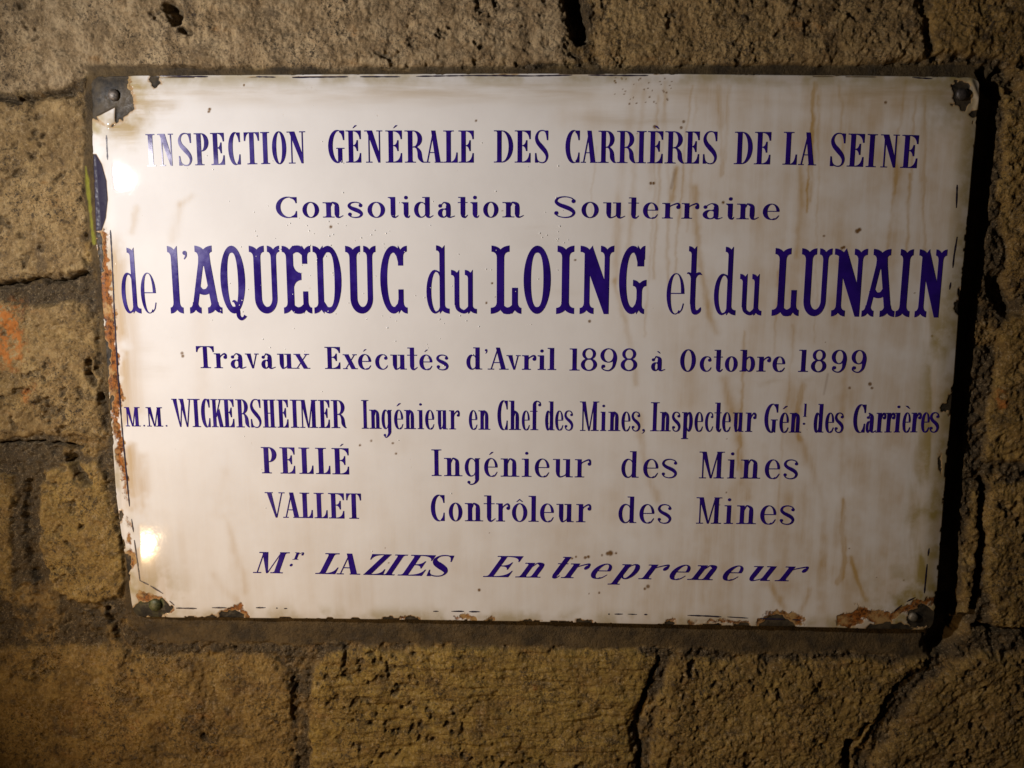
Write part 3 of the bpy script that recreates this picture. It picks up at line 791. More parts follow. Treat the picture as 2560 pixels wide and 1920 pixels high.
        g.stroke([(xr + r * .75, .80 * Y, h), (.80 * w, .94 * Y, h * 1.2), (.50 * w, Y, h * 1.3), (.20 * w, .94 * Y, h * 2), (.085 * w, .77 * Y, S * .62), (.24 * w, .62 * Y, S * .78), (.52 * w, .51 * Y, S * .9),
                  (.78 * w, .39 * Y, S * .85), (.92 * w, .23 * Y, S * .62), (.80 * w, .06 * Y, h * 2), (.50 * w, 0, h * 1.3), (.20 * w, .06 * Y, h * 1.2), (xl - r * .75, .20 * Y, h)])
        g.ball(xr, .79 * Y, r); g.ball(xl, .21 * Y, r)
    elif c == 'o':
        g.ring(w / 2, X / 2, w / 2, X / 2 + h * .5, w / 2, w / 2 - S * .92, X / 2 - h * .6)
    elif c == 'c':
        cx = .56 * w; r = S * .42
        g.ring(cx, X / 2, cx, X / 2 + h * .5, cx + S * .32, cx - S * .62, X / 2 - h * .6, 48, 318)
        g.ball(w - r * 1.05, .76 * X, r); g.stroke([(w - r * .4, .76 * X, h), (.88 * w, .90 * X, h * 1.1), (.72 * w, .99 * X, h)])
        g.stroke([(.72 * w, .02 * X, h * 1.2), (.88 * w, .12 * X, h), (w, .27 * X, h * .8)])
    elif c == 'e':
        cx = w / 2
        g.ring(cx, X / 2, cx, X / 2 + h * .5, cx + S * .16, cx - S * .80, X / 2 - h * .6, 6, 300)
        g.rect(S * .6, .50 * X, w - h * .3, .50 * X + h); g.stroke([(.60 * w, 0, h * 1.5), (.80 * w, .06 * X, h * 1.5), (.97 * w, .26 * X, h * .8)])
    elif c == 'a':
        x1 = w - (S * .95 if tail or w > 3 * S else S * .55); x0 = x1 - S
        r = S * .40
        g.stroke([(x0 + S / 2, .12 * X, S), (x0 + S / 2, .70 * X, S), (x0 + S * .34, .88 * X, S * .66), (x0 - S * .45, .99 * X, h * 1.1), (.17 * w + r, .90 * X, h), (r * .9 + .03 * w, .76 * X, h)])
        g.ball(r + .03 * w, .76 * X, r)
        g.ring(x0 * .62, .28 * X, x0 * .62, .28 * X + h * .5, x0 * .62 + S * .3, max(x0 * .62 - S * .62, .1 * w), .28 * X - h * .6, 40, 330)
        g.stroke([(x0 * .80, .53 * X, h * 1.2), (x0 + h, .62 * X, h)]); g.stroke([(x0 * .62, .01 * X, h), (x0 * .9, .06 * X, h * 1.1), (x0 + h, .20 * X, h)])
        g.stroke([(x0 + S / 2, .2 * X, S), (x0 + S * .62, .07 * X, S * .7), (x0 + S * 1.05, .015 * X, h * 1.5), (w, .10 * X, h * .8)])
    elif c in 'nhmru' or c in 'ildbptg' or c == 'f':
        asc = H
        if c in 'nh':
            x0 = .17 * w; x1 = w - (.17 * w if not tail else .20 * w) - S
            g.stem(x0, x0 + S, 0, X if c == 'n' else asc, ss, .17 * w, 'l', 'b')
            g.stroke([(x0 + S * .8, .66 * X, h), (x0 + S * 1.15, .84 * X, h * 1.2), (x0 + (x1 - x0) * .72, .985 * X, h * 1.6), (x1 + S * .36, .87 * X, S * .72), (x1 + S / 2, .66 * X, S), (x1 + S / 2, .2 * X, S)])
            if tail: g.stroke([(x1 + S / 2, .24 * X, S), (x1 + S * .62, .08 * X, S * .7), (x1 + S * 1.05, .012 * X, h * 1.6), (w, .13 * X, h * .8)])
            else: g.stem(x1, x1 + S, 0, .3 * X, ss, .17 * w, '', 'b')
        elif c == 'r':
            x0 = .17 * w; r = S * .44
            g.stem(x0, x0 + S, 0, X, ss, .17 * w, 'l', 'b')
            g.stroke([(x0 + S * .8, .60 * X, h), (x0 + S * 1.1, .80 * X, h * 1.2), (w - r * 1.7, .97 * X, h * 1.8), (w - r * .7, .90 * X, h * 2.4), (w - r * .35, .74 * X, h * 1.3)])
            g.ball(w - r, .74 * X, r)
        elif c == 'u':
            x0 = .15 * w; x1 = w - (.20 * w if tail else .15 * w) - S
            g.rect(x0, .3 * X, x0 + S, X); g.rect(0, X - ss, x0 + S, X)
            g.stroke([(x0 + S / 2, .34 * X, S), (x0 + S * .62, .14 * X, S * .75), (x0 + (x1 - x0) * .45, .015 * X, h * 1.7), (x1 - S * .1, .13 * X, h * 1.1), (x1 + S * .1, .30 * X, h)])
            g.rect(x1 - .15 * w, X - ss, x1 + S, X)
            if tail:
                g.rect(x1, .2 * X, x1 + S, X); g.stroke([(x1 + S / 2, .24 * X, S), (x1 + S * .62, .08 * X, S * .7), (x1 + S * 1.05, .012 * X, h * 1.6), (w, .13 * X, h * .8)])
            else: g.stem(x1, x1 + S, 0, X, ss, .15 * w, '', 'r')
        elif c in 'il':
            Y = X if c == 'i' else asc
            if tail:
                x0 = max(.26 * w, 0); g.rect(x0, .2 * X, x0 + S, Y); g.rect(0, Y - ss, x0 + S, Y); g.poly([(x0, Y - ss), (x0 - S * .3, Y - ss), (x0, Y - ss - S * .3)])
                g.stroke([(x0 + S / 2, .24 * X, S), (x0 + S * .62, .08 * X, S * .7), (x0 + S * 1.05, .012 * X, h * 1.6), (w, .13 * X, h * .8)])
            else:
                x0 = (w - S) / 2; g.stem(x0, x0 + S, 0, Y, ss, x0, 'l', 'b')
            if c == 'i': g.ball(x0 + S * .5, X * 1.30, S * .40)
        elif c == 'd':
            x1 = w - (.16 * w if not tail else .19 * w); x0 = x1 - S
            g.ring(x0 * .60, X / 2, x0 * .60, X / 2 + h * .5, x0 * .60 + S * .30, max(x0 * .60 - S * .60, .1 * w), X / 2 - h * .6, 36, 324)
            g.stroke([(x0 * .60, .99 * X, h), (x0 * .9, .93 * X, h), (x0 + h, .76 * X, h)]); g.stroke([(x0 * .60, .01 * X, h), (x0 * .9, .08 * X, h), (x0 + h, .26 * X, h)])
            g.rect(x0 - .14 * w, asc - ss, x0 + h, asc)
            if tail: g.rect(x0, .2 * X, x1, asc); g.stroke([(x0 + S / 2, .24 * X, S), (x0 + S * .62, .08 * X, S * .7), (x0 + S * 1.05, .012 * X, h * 1.6), (w, .13 * X, h * .8)])
            else: g.stem(x0, x1, 0, asc, ss, .16 * w, '', 'r')
        elif c in 'bp':
            x0 = .16 * w; x1 = x0 + S
            if c == 'b': g.stem(x0, x1, 0, asc, ss, .16 * w, 'l', 'l')
            else: g.stem(x0, x1, -.40 * X, X, ss, .16 * w, 'l', 'b')
            cx = w - (w - x1) * .60; rx = w - cx
            g.ring(cx, X / 2, rx, X / 2 + h * .5, cx - S * .3, max(rx - S * .62, .08 * w), X / 2 - h * .6, -144, 144)
            g.stroke([(cx, .99 * X, h), (x1 + S * .25, .91 * X, h), (x1 - h, .72 * X, h)]); g.stroke([(cx, .01 * X, h), (x1 + S * .25, .09 * X, h), (x1 - h, .28 * X, h)])
        elif c == 'g':
            x1 = .93 * w; x0 = x1 - S; r = S * .38
            g.ring(x0 * .58, X / 2, x0 * .58, X / 2 + h * .5, x0 * .58 + S * .30, max(x0 * .58 - S * .60, .1 * w), X / 2 - h * .6, 36, 324)
            g.stroke([(x0 * .58, .99 * X, h), (x0 * .9, .92 * X, h), (x0 + h, .76 * X, h)]); g.stroke([(x0 * .58, .01 * X, h), (x0 * .9, .08 * X, h), (x0 + h, .26 * X, h)])
            g.stroke([(x0 + S / 2, X, S), (x0 + S / 2, 0, S), (x0 + S * .45, -.22 * X, S * .85), (x0 - S * .2, -.40 * X, h * 1.8), (.38 * w, -.45 * X, h * 1.3), (r + .13 * w, -.35 * X, h)])
            g.rect(x0, X - ss, w, X); g.ball(r + .17 * w, -.33 * X, r)
        elif c == 't':
            x0 = .28 * w
            g.rect(x0, .2 * X, x0 + S, asc); g.rect(.04 * w, asc - ss, x0 + S, asc); g.rect(0, X - h, min(x0 + S * 1.8, w * .97), X)
            g.stroke([(x0 + S / 2, .26 * X, S), (x0 + S * .60, .09 * X, S * .75), (x0 + S * 1.05, .012 * X, h * 1.8), (w, .16 * X, h * .8)])
        elif c == 'f':
            x0 = .24 * w; r = S * .42
            g.stem(x0, x0 + S, 0, .8 * H, ss, .20 * w, '', 'b'); g.rect(0, X - h, .66 * w, X)
            g.stroke([(x0 + S / 2, .76 * H, S), (x0 + S * .55, .90 * H, S * .9), (x0 + S * 1.1, .985 * H, h * 1.8), (w - r, .95 * H, h * 1.5), (w - r * .3, .87 * H, h)]); g.ball(w - r, .86 * H, r)
    elif c == 'v':
        g.poly([(.10 * w, X), (.10 * w + S * 1.05, X), (.60 * w, 0), (.50 * w, 0)]); g.diag(.535 * w, 0, .80 * w, X, h * 1.2)
        g.serif(.21 * w, X, .21 * w, ss, -1); g.serif(.84 * w, X, .16 * w, ss, -1)
    elif c == 'x':
        g.diag(.88 * w - S * 1.1, 0, .08 * w, X, S * 1.1); g.diag(.14 * w, 0, .78 * w, X, h * 1.25)
        g.serif(.20 * w, X, .20 * w, ss, -1); g.serif(.80 * w, X, .15 * w, ss, -1); g.serif(.16 * w, 0, .16 * w, ss); g.serif(.80 * w, 0, .20 * w, ss)
    elif c == '1':
        x0 = (w - S) / 2 + .03 * w; g.stem(x0, x0 + S, 0, H, ss, x0 * .9, 'l', 'b')
    elif c == '8':
        a = .90
        g.ring(w / 2, .755 * H, .42 * w, .245 * H + h * .5, w / 2, .42 * w - S * .72, .245 * H - h * .9); g.ring(w / 2, .27 * H, w / 2, .27 * H + h * .5, w / 2, w / 2 - S * a, .27 * H - h * .9)
    elif c == '9':
        g.ring(w * .48, .69 * H, w * .48, .31 * H + h * .4, w * .50, w * .48 - S * .80, .31 * H - h * .7)
        r = S * .44
        g.stroke([(.86 * w, .86 * H, h * 1.4), (w - S * .42, .66 * H, S * .8), (w - S * .50, .46 * H, S * .9), (.80 * w, .18 * H, S * .6), (.58 * w, .02 * H, h * 1.6), (.34 * w, .01 * H, h * 1.3), (.12 * w, .10 * H, h * 1.2), (.10 * w, .22 * H, h)])
        g.ball(.08 * w + r, .20 * H, r)
    elif c == '.':
        g.ball(w / 2, w * .5, w * .5)
    elif c == ',':
        g.ball(w * .6, w * .35, w * .36); g.stroke([(w * .75, w * .4, w * .4), (w * .85, 0, w * .3), (w * .55, -w * .5, w * .18), (w * .1, -w * .75, w * .08)])
    elif c == '’':
        r = w * .42; y = H * .93
        g.ball(w - r, y - r, r); g.stroke([(w - r * .7, y - r, r * 1.3), (w - r * .5, y - r * 2.4, r * .8), (w - r * 1.4, y - r * 3.9, r * .4)])
    else:
        raise ValueError(ch)
    if ch in 'ÉÈ': acute(g, w * .60, H * 1.07, H * .075, 1 if ch == 'É' else -1)
    if ch in 'éèà': acute(g, w * .52, X * 1.20, X * .125, 1 if ch == 'é' else -1)
    if ch == 'ô':
        g.poly([(w * .28, X * 1.10), (w * .5, X * 1.26), (w * .72, X * 1.10), (w * .66, X * 1.09), (w * .5, X * 1.20), (w * .34, X * 1.09)])
    return g

def qb(p0, p1, p2, n=5):
    return [((1 - t) ** 2 * p0[0] + 2 * t * (1 - t) * p1[0] + t * t * p2[0], (1 - t) ** 2 * p0[1] + 2 * t * (1 - t) * p1[1] + t * t * p2[1]) for t in [k / n for k in range(n + 1)]]

def fishtail(g, xc, hs, ol, orr, y, s, H, th=.09, up=.17, notch=.058):
    """forked foot of a stem centred on xc at height y; s = 1 at the foot, -1 at the head"""
    T, Ub, N = th * H, up * H, notch * H
    pts = [(xc, N)]
    if orr: pts = qb((xc, N), (xc + orr * .35, N * .1), (xc + orr, 0)) + [(xc + orr, T)] + qb((xc + orr, T), (xc + hs * 1.05, T * 1.05), (xc + hs, Ub))
    else: pts = [(xc, N), (xc + hs, 0), (xc + hs, Ub)]
    if ol: pts += qb((xc - hs, Ub), (xc - hs * 1.05, T * 1.05), (xc - ol, T)) + [(xc - ol, T)] + qb((xc - ol, 0), (xc - ol * .35, N * .1), (xc, N))
    else: pts += [(xc - hs, Ub), (xc - hs, 0)]
    q = []
    for p in pts:
        p = (p[0], y + s * p[1])
        if not q or abs(p[0] - q[-1][0]) + abs(p[1] - q[-1][1]) > 1e-7: q.append(p)
    if abs(q[0][0] - q[-1][0]) + abs(q[0][1] - q[-1][1]) < 1e-7: q.pop()
    g.poly(q)

def tuscan(ch, w, H, X, S, h, st):
    """forked Tuscan letters of the big middle line"""
    g = Ink()
    t = S * .74
    def hump(x0, x1, y, s, thick=.095):       # rounded bar joining two stems along the cap line or base line
        xm = (x0 + x1) / 2
        A = qb((x0, y + s * .062 * H), (xm - (x1 - x0) * .30, y - s * .012 * H), (xm, y - s * .004 * H)) + qb((xm, y - s * .004 * H), (xm + (x1 - x0) * .30, y - s * .012 * H), (x1, y + s * .062 * H))[1:]
        B = [(x0 + (x1 - x0) * k / 10, y + s * H * (thick + .115 * (2 * k / 10 - 1) ** 2 * .9)) for k in range(11)]
        g.strip(A, B)
    if ch == 'I':
        g.rect(w / 2 - S / 2, .1 * H, w / 2 + S / 2, .9 * H); fishtail(g, w / 2, S / 2, w / 2, w / 2, 0, 1, H); fishtail(g, w / 2, S / 2, w * .46, w * .46, H, -1, H)
    elif ch == 'l':
        g.rect(w / 2 - S / 2, .1 * H, w / 2 + S / 2, .9 * H); fishtail(g, w / 2, S / 2, w / 2, w / 2, 0, 1, H); fishtail(g, w / 2, S / 2, w * .50, 0, H, -1, H)
    elif ch == 'L':
        x = .315 * w
        g.rect(x - S / 2, .1 * H, x + S / 2, .9 * H); fishtail(g, x, S / 2, .29 * w, .29 * w, H, -1, H); fishtail(g, x, S / 2, x, 0, 0, 1, H)
        xr = .79 * w; g.rect(xr - S * .40, .05 * H, xr + S * .40, .385 * H); fishtail(g, xr, S * .40, 0, w - xr, 0, 1, H); hump(x, xr, 0, 1)
    elif ch == 'E':
        x = .26 * w; xr = .79 * w; q = S * .36
        g.rect(x - S / 2, .1 * H, x + S / 2, .9 * H)
        fishtail(g, x, S / 2, x, 0, 0, 1, H); fishtail(g, x, S / 2, x, 0, H, -1, H)
        g.rect(xr - q, .08 * H, xr + q, .33 * H); g.rect(xr - q, .735 * H, xr + q, .92 * H)
        fishtail(g, xr, q, 0, w - xr, 0, 1, H); fishtail(g, xr, q, 0, w - xr, H, -1, H)
        hump(x, xr, 0, 1); hump(x, xr, H, -1)
        x1 = x + S * .45; xe = .655 * w; ym = .55 * H
        g.poly(qb((x1, ym + .20 * H), (x1 + .02 * w, ym + .06 * H), (xe, ym + .052 * H)) + qb((xe, ym - .052 * H), (x1 + .02 * w, ym - .06 * H), (x1, ym - .20 * H)))
    elif ch == 'D':
        x = .25 * w
        g.rect(x - S * .42, .1 * H, x + S * .42, .9 * H); fishtail(g, x, S * .42, x, 0, 0, 1, H); fishtail(g, x, S * .42, x, 0, H, -1, H)
        cx = .54 * w; A, B = [], []
        A.append((x, H - .06 * H)); B.append((x + S * .3, .80 * H))
        for k in range(21):
            a = math.radians(100 - 200 * k / 20)
            A.append((cx + (w - cx) * math.cos(a), H / 2 + H / 2 * math.sin(a)))
            ca, sa = math.cos(a), math.sin(a)
            B.append((cx + (w - cx - S * .98) * math.copysign(abs(ca) ** .7, ca), H / 2 + .405 * H * math.copysign(abs(sa) ** .8, sa)))
        A.append((x, .06 * H)); B.append((x + S * .3, .20 * H))
        g.strip(A, B)
    elif ch in 'CG':
        cx = .48 * w; ry = H / 2
        xr = .765 * w if ch == 'C' else .75 * w; q = S * .36
        A, B = [], []
        for k in range(25):
            a = math.radians(72 + 216 * k / 24)
            A.append((cx + cx * math.cos(a), H / 2 + ry * math.sin(a)))
            ca, sa = math.cos(a), math.sin(a)
            B.append((cx + S * .12 + (cx - S * .86) * math.copysign(abs(ca) ** .8, ca), H / 2 + .40 * H * sa))
        g.strip(A, B)
        g.rect(xr - q, .71 * H if ch == 'C' else .70 * H, xr + q + (.05 * w if ch == 'G' else 0), .90 * H)
        fishtail(g, xr, q, 0, w - xr if ch == 'C' else .17 * w, H, -1, H, .085 if ch == 'C' else .2, .17 if ch == 'C' else .22)
        g.poly([(cx + .05 * w, .995 * H), (xr, .94 * H), (xr, .80 * H), (xr - q, .76 * H), (xr - q * 1.6, .85 * H), (cx + .05 * w, .90 * H)])
        g.poly([(cx + .05 * w, .005 * H), (xr, .06 * H), (xr, .20 * H), (xr - q, .22 * H), (xr - q * 1.4, .15 * H), (cx + .05 * w, .10 * H)])
        if ch == 'C': g.rect(xr - q, .07 * H, xr + q, .36 * H); fishtail(g, xr, q, 0, w - xr, 0, 1, H)
        else:
            g.rect(xr - q, .07 * H, xr + q, .46 * H); fishtail(g, xr, q, 0, .19 * w, 0, 1, H, .075, .14); fishtail(g, xr, q, .235 * w, .25 * w, .505 * H, -1, H)
    elif ch in 'OQ':
        A, B = [], []
        for k in range(41):
            a = math.radians(360 * k / 40); ca, sa = math.cos(a), math.sin(a)
            A.append((w / 2 + w / 2 * ca, H / 2 + H / 2 * sa))
            B.append((w / 2 + (w / 2 - S) * math.copysign(abs(ca) ** .75, ca), H / 2 + .398 * H * math.copysign(abs(sa) ** .9, sa)))
        g.strip(A, B)
        if ch == 'Q':
            g.stroke([(.44 * w, .175 * H, .01 * H), (.52 * w, .185 * H, .035 * H), (.62 * w, .13 * H, .05 * H), (.66 * w, .03 * H, .06 * H), (.68 * w, -.04 * H, .055 * H), (.78 * w, -.078 * H, .05 * H), (.90 * w, -.06 * H, .04 * H), (.955 * w, -.03 * H, .05 * H)])
    elif ch == 'U':
        xl, xr = .25 * w, .80 * w; q = S * .37
        g.rect(xl - S / 2, .22 * H, xl + S / 2, .9 * H); g.rect(xr - q, .22 * H, xr + q, .9 * H)
        fishtail(g, xl, S / 2, xl, .24 * w, H, -1, H); fishtail(g, xr, q, .20 * w, w - xr, H, -1, H)
        a, b = xl - S / 2, xr + q; ia, ib = xl + S / 2, xr - q
        g.ring((a + b) / 2, .23 * H, (b - a) / 2, .23 * H, (ia + ib) / 2, (ib - ia) / 2, .13 * H, 180, 360, n=20)
    elif ch == 'A':
        xa = .49 * w; lf, rf = .18 * w, .78 * w
        g.diag(lf - t * .5, .12 * H, xa - t * .75, .86 * H, t); g.diag(rf - S * .5, .12 * H, xa - S * .15, .86 * H, S)
        g.poly([(xa - t * 1.05, .70 * H), (xa + S * 1.05, .70 * H), (xa + S * .9, .88 * H), (xa - t * .9, .88 * H)])
        fishtail(g, lf, t / 2, lf, .175 * w, 0, 1, H); fishtail(g, rf, S / 2, .22 * w, w - rf, 0, 1, H); fishtail(g, xa + S * .06, S * .75, .26 * w, .26 * w, H, -1, H)
        xm = .46 * w
        g.stroke([(xm - .20 * w, .40 * H, .09 * H), (xm - .10 * w, .335 * H, .085 * H), (xm + .02 * w, .32 * H, .085 * H), (xm + .13 * w, .34 * H, .085 * H), (xm + .22 * w, .40 * H, .09 * H)])
    elif ch == 'N':
        xl = .205 * w; xr = .80 * w
        g.rect(xl - t * .5, .1 * H, xl + t * .5, .9 * H); g.rect(xr - t * .45, .05 * H, xr + t * .45, .9 * H)
        fishtail(g, xl, t / 2, xl, .21 * w, 0, 1, H); fishtail(g, xl + .06 * w, t * .6, xl + .06 * w, 0, H, -1, H); fishtail(g, xr, t * .45, .19 * w, w - xr, H, -1, H)
        g.poly([(xl + .03 * w, .88 * H), (xl + .145 * w, .995 * H), (xr + t * .45, .30 * H), (xr + t * .45, 0), (xr - t * .42, 0), (xl + .02 * w, .66 * H)])
    elif ch == 'd':
        x1 = w * .80; x0 = x1 - S * .80
        g.ring(x0 * .64, X / 2, x0 * .64, X / 2, x0 * .64 + S * .22, max(x0 * .64 - S * .52, .12 * w), X / 2 - h * 2.6, 30, 330, n=24)
        g.stroke([(x0 * .66, X - h * 1.4, h * 2.4), (x0 * .94, X * .94, h * 2.2), (x0 + S * .2, X * .84, h * 1.6)]); g.stroke([(x0 * .66, h * 1.4, h * 2.4), (x0 * .94, X * .07, h * 2.4), (x0 + S * .2, X * .18, h * 2)])
        xc = (x0 + x1) / 2
        g.rect(x0, .09 * H, x1, .92 * H); fishtail(g, xc, S * .40, S * .92, 0, H, -1, H, .075, .125, .045); fishtail(g, xc, S * .40, 0, w - xc, 0, 1, H, .075, .13, .045)
    elif ch == 'e':
        cx = w / 2
        A, B = [], []
        for k in range(29):
            a = math.radians(2 + 302 * k / 28); ca, sa = math.cos(a), math.sin(a)
            A.append((cx + cx * ca, X / 2 + X / 2 * sa)); B.append((cx + S * .06 + (cx - S * .60) * math.copysign(abs(ca) ** .8, ca), X / 2 + (X / 2 - h * 1.3) * sa))
        g.strip(A, B)
        g.rect(S * .5, .50 * X, w, .50 * X + h * 1.25); g.stroke([(.70 * w, .03 * X, h * 1.3), (.88 * w, .12 * X, h * 1.3), (.97 * w, .27 * X, h * 1.2)])
    elif ch == 'u':
        q = S * .37; xl, xr = .22 * w, .75 * w
        g.rect(xl - q, .2 * X, xl + q, .9 * X); g.rect(xr - q, .1 * X, xr + q, .9 * X)
        fishtail(g, xl, q, xl, 0, X, -1, H, .075, .125, .045); fishtail(g, xr, q, .21 * w, 0, X, -1, H, .075, .125, .045); fishtail(g, xr, q, q, w - xr, 0, 1, H, .07, .12, .045)
        g.stroke([(xl, .28 * X, 2 * q), (xl + q * .5, .12 * X, 1.7 * q), (xl + (xr - xl) * .5, .045 * X, .085 * X), (xr - q, .10 * X, .09 * X), (xr, .18 * X, .08 * X)])
    elif ch == 't':
        xc = .43 * w; q = S * .42
        g.rect(xc - q, .16 * H, xc + q, .92 * H); fishtail(g, xc, q, S * .9, 0, H, -1, H, .075, .125, .045)
        g.poly([(xc - q, X * .80)] + qb((xc - q, X * .88), (xc - q * 1.4, X * 1.0), (0, X * .985)) + qb((.05 * w, X * 1.02), (.2 * w, X * 1.04), (xc, X * .96)) + qb((xc, X * .96), (.74 * w, X * 1.05), (.86 * w, X * 1.02)) + qb((w, X * .955), (xc + q * 1.5, X * 1.0), (xc + q, X * .86)) + [(xc + q, X * .80)])
        g.stroke([(xc, .20 * H, 2 * q), (xc + q * .3, .09 * H, 1.8 * q), (xc + q * 1.1, .035 * H, .07 * H), (.84 * w, .05 * H, .05 * H), (.93 * w, .085 * H, .03 * H), (.96 * w, .11 * H, .004 * H)])
    elif ch == '’':
        return latin('’', w, H, X, S, h, st)
    else:
        raise ValueError(ch)
    return g

def weld(polys, slant):
    """union of the overlapping strokes of one letter as flat triangles"""
    vs, fs = [], []
    for p in polys:
        a = sum(p[i][0] * p[(i + 1) % len(p)][1] - p[(i + 1) % len(p)][0] * p[i][1] for i in range(len(p)))
        if abs(a) < 1e-6: continue
        if a < 0: p = p[::-1]
        b = len(vs); vs += [Vector((x + slant * y, y)) for x, y in p]; fs.append(list(range(b, b + len(p))))
    r = delaunay_2d_cdt(vs, [], fs, 0, 1e-4)
    P = np.array([(v.x, v.y) for v in r[0]])
    T = np.array([f for f in r[2] if len(f) == 3])
    c = P[T].mean(1)
    keep = np.zeros(len(T), bool)
    for f in fs:
        q = [(vs[i].x, vs[i].y) for i in f]
        keep |= inside(c[:, 0], c[:, 1], q)
    return r[0], [list(map(int, t)) for t in T[keep]]

LIFT = .00035
def word_mesh(parent, letters, yb, cap, xh, stem, hair, slant=0.0, style='', fn=latin):
    """letters: (char, left, right) on the sheet; yb: two base line points; cap, xh, stem, hair in sheet pixels"""
    (xa, ya), (xb, yb2) = yb
    base = lambda x: ya + (yb2 - ya) * (x - xa) / (xb - xa)
    VV, FF = [], []
    for L in letters:
        ch, l, r = L[:3]
        dy = L[3] if len(L) > 3 else 0
        sc = L[4] if len(L) > 4 else 1.0
        sl = L[5] if len(L) > 5 else slant
        x0, y0 = on_plate(l, base(l) + dy); x1, y1 = on_plate(r, base(r) + dy)
        w = math.hypot(x1 - x0, y1 - y0); k = w / (r - l)
        m = (l + r) / 2
        xt, yt = on_plate(m, base(m) + dy - cap); xm, ym = on_plate(m, base(m) + dy)
        kh = math.hypot(xt - xm, yt - ym) / cap
        mm = 1000.0
        g = fn(ch, w * mm, cap * kh * mm * sc, xh * kh * mm * sc, stem * k * mm * sc, hair * (k + kh) / 2 * mm * sc, style)
        v2, f2 = weld(g.p, sl)
        ex, ey = (x1 - x0) / w, (y1 - y0) / w
        b = len(VV); n = len(v2)
        P = [(x0 + p[0] / mm * ex, y0 + p[0] / mm * ey + p[1] / mm) for p in v2]
        px = np.array([p[0] for p in P]); py = np.array([p[1] for p in P])
        z = relief(px, py)
        VV += [world(px[i], py[i], z[i] + LIFT) for i in range(n)] + [world(px[i], py[i], z[i] - .0006) for i in range(n)]
        cnt = {}
        for f in f2:
            FF.append([b + i for i in f])
            for i in range(len(f)):
                e = (f[i], f[(i + 1) % len(f)])
                cnt[e] = 1
        for (i, j) in list(cnt):
            if (j, i) not in cnt: FF.append([b + j, b + i, b + n + i, b + n + j])
    return adopt(link_mesh('word', VV, FF, M_INK), parent)

class Win:
    """a survey strip: origin and scale turn strip readings into sheet points"""
    def __init__(self, x0, y0, wpx): self.x0, self.y0, self.k = x0, y0, wpx / 2212.0
    def x(self, a): return self.x0 + a * self.k
    def y(self, a): return self.y0 + a * self.k
    def word(self, parent, text, ext, b0, b1, cap, xh, stem, hair, slant=0.0, style='', fn=latin, extra=None):
        L = []
        for i, (c, (l, r)) in enumerate(zip(text, ext)):
            e = (extra or {}).get(i, ())
            L.append((c, self.x(l), self.x(r)) + tuple(([e[0] * self.k] + list(e[1:])) if e else ()))
        return word_mesh(parent, L, ((self.x(b0[0]), self.y(b0[1])), (self.x(b1[0]), self.y(b1[1]))), cap * self.k, xh * self.k, stem * self.k, hair * self.k, slant, style, fn)

def text_line(label):
    e = bpy.data.objects.new('text_line', None)
    COL.objects.link(e)
    e.parent = sign
    e['label'] = label
    return e

# INSPECTION GENERALE DES CARRIERES DE LA SEINE
ln = text_line('line of condensed blue capitals along the top')
A = Win(350, 300, 500)
A.word(ln, 'INSPECTION', [(83, 178), (212, 388), (437, 577), (612, 768), (792, 940), (985, 1115), (1160, 1325), (1342, 1438), (1467, 1622), (1632, 1840)], (130, 511), (1750, 481), 354, 240, 47, 10)
B = Win(800, 300, 500)
B.word(ln, 'GÉNÉRALE', [(95, 272), (290, 455), (495, 697), (728, 907), (938, 1150), (1153, 1358), (1365, 1520), (1532, 1698)], (100, 472), (1700, 473), 356, 240, 48, 10)
B.word(ln, 'DES', [(1922, 2132), (2152, 2325), (2376, 2518)], (1920, 471), (2500, 473), 356, 240, 47, 10)
C_ = Win(1350, 300, 500)
C_.word(ln, 'CARRIÈRES', [(278, 432), (448, 632), (640, 834), (845, 1052), (1062, 1165), (1185, 1350), (1375, 1587), (1597, 1752), (1797, 1945)], (350, 473), (1870, 485), 356, 240, 47, 10)
D_ = Win(1800, 300, 500)
D_.word(ln, 'DE', [(150, 348), (372, 547)], (150, 489), (550, 492), 358, 240, 48, 10)
D_.word(ln, 'LA', [(688, 840), (860, 1056)], (690, 494), (1050, 503), 362, 240, 48, 10)
D_.word(ln, 'SEINE', [(1212, 1365), (1398, 1575), (1608, 1715), (1755, 1962), (1990, 2168)], (1210, 511), (2160, 534), 364, 240, 48, 10)

# Consolidation Souterraine
ln = text_line('line of wide blue lower case letters')
A = Win(670, 470, 650)
A.word(ln, 'Consolidation', [(70, 247), (295, 435), (468, 640), (680, 805), (848, 995), (1022, 1108), (1138, 1205), (1243, 1405), (1445, 1588), (1615, 1697), (1722, 1793), (1830, 1958), (1993, 2173)], (70, 252), (2170, 250), 174, 130, 38, 7, style='tail sball')
B = Win(1320, 470, 650)
B.word(ln, 'Souterraine', [(220, 402), (453, 597), (636, 822), (850, 940), (975, 1103), (1138, 1290), (1303, 1450), (1483, 1650), (1678, 1748), (1772, 1957), (1993, 2133)], (300, 251), (2100, 269), 176, 132, 38, 7, style='tail sball')

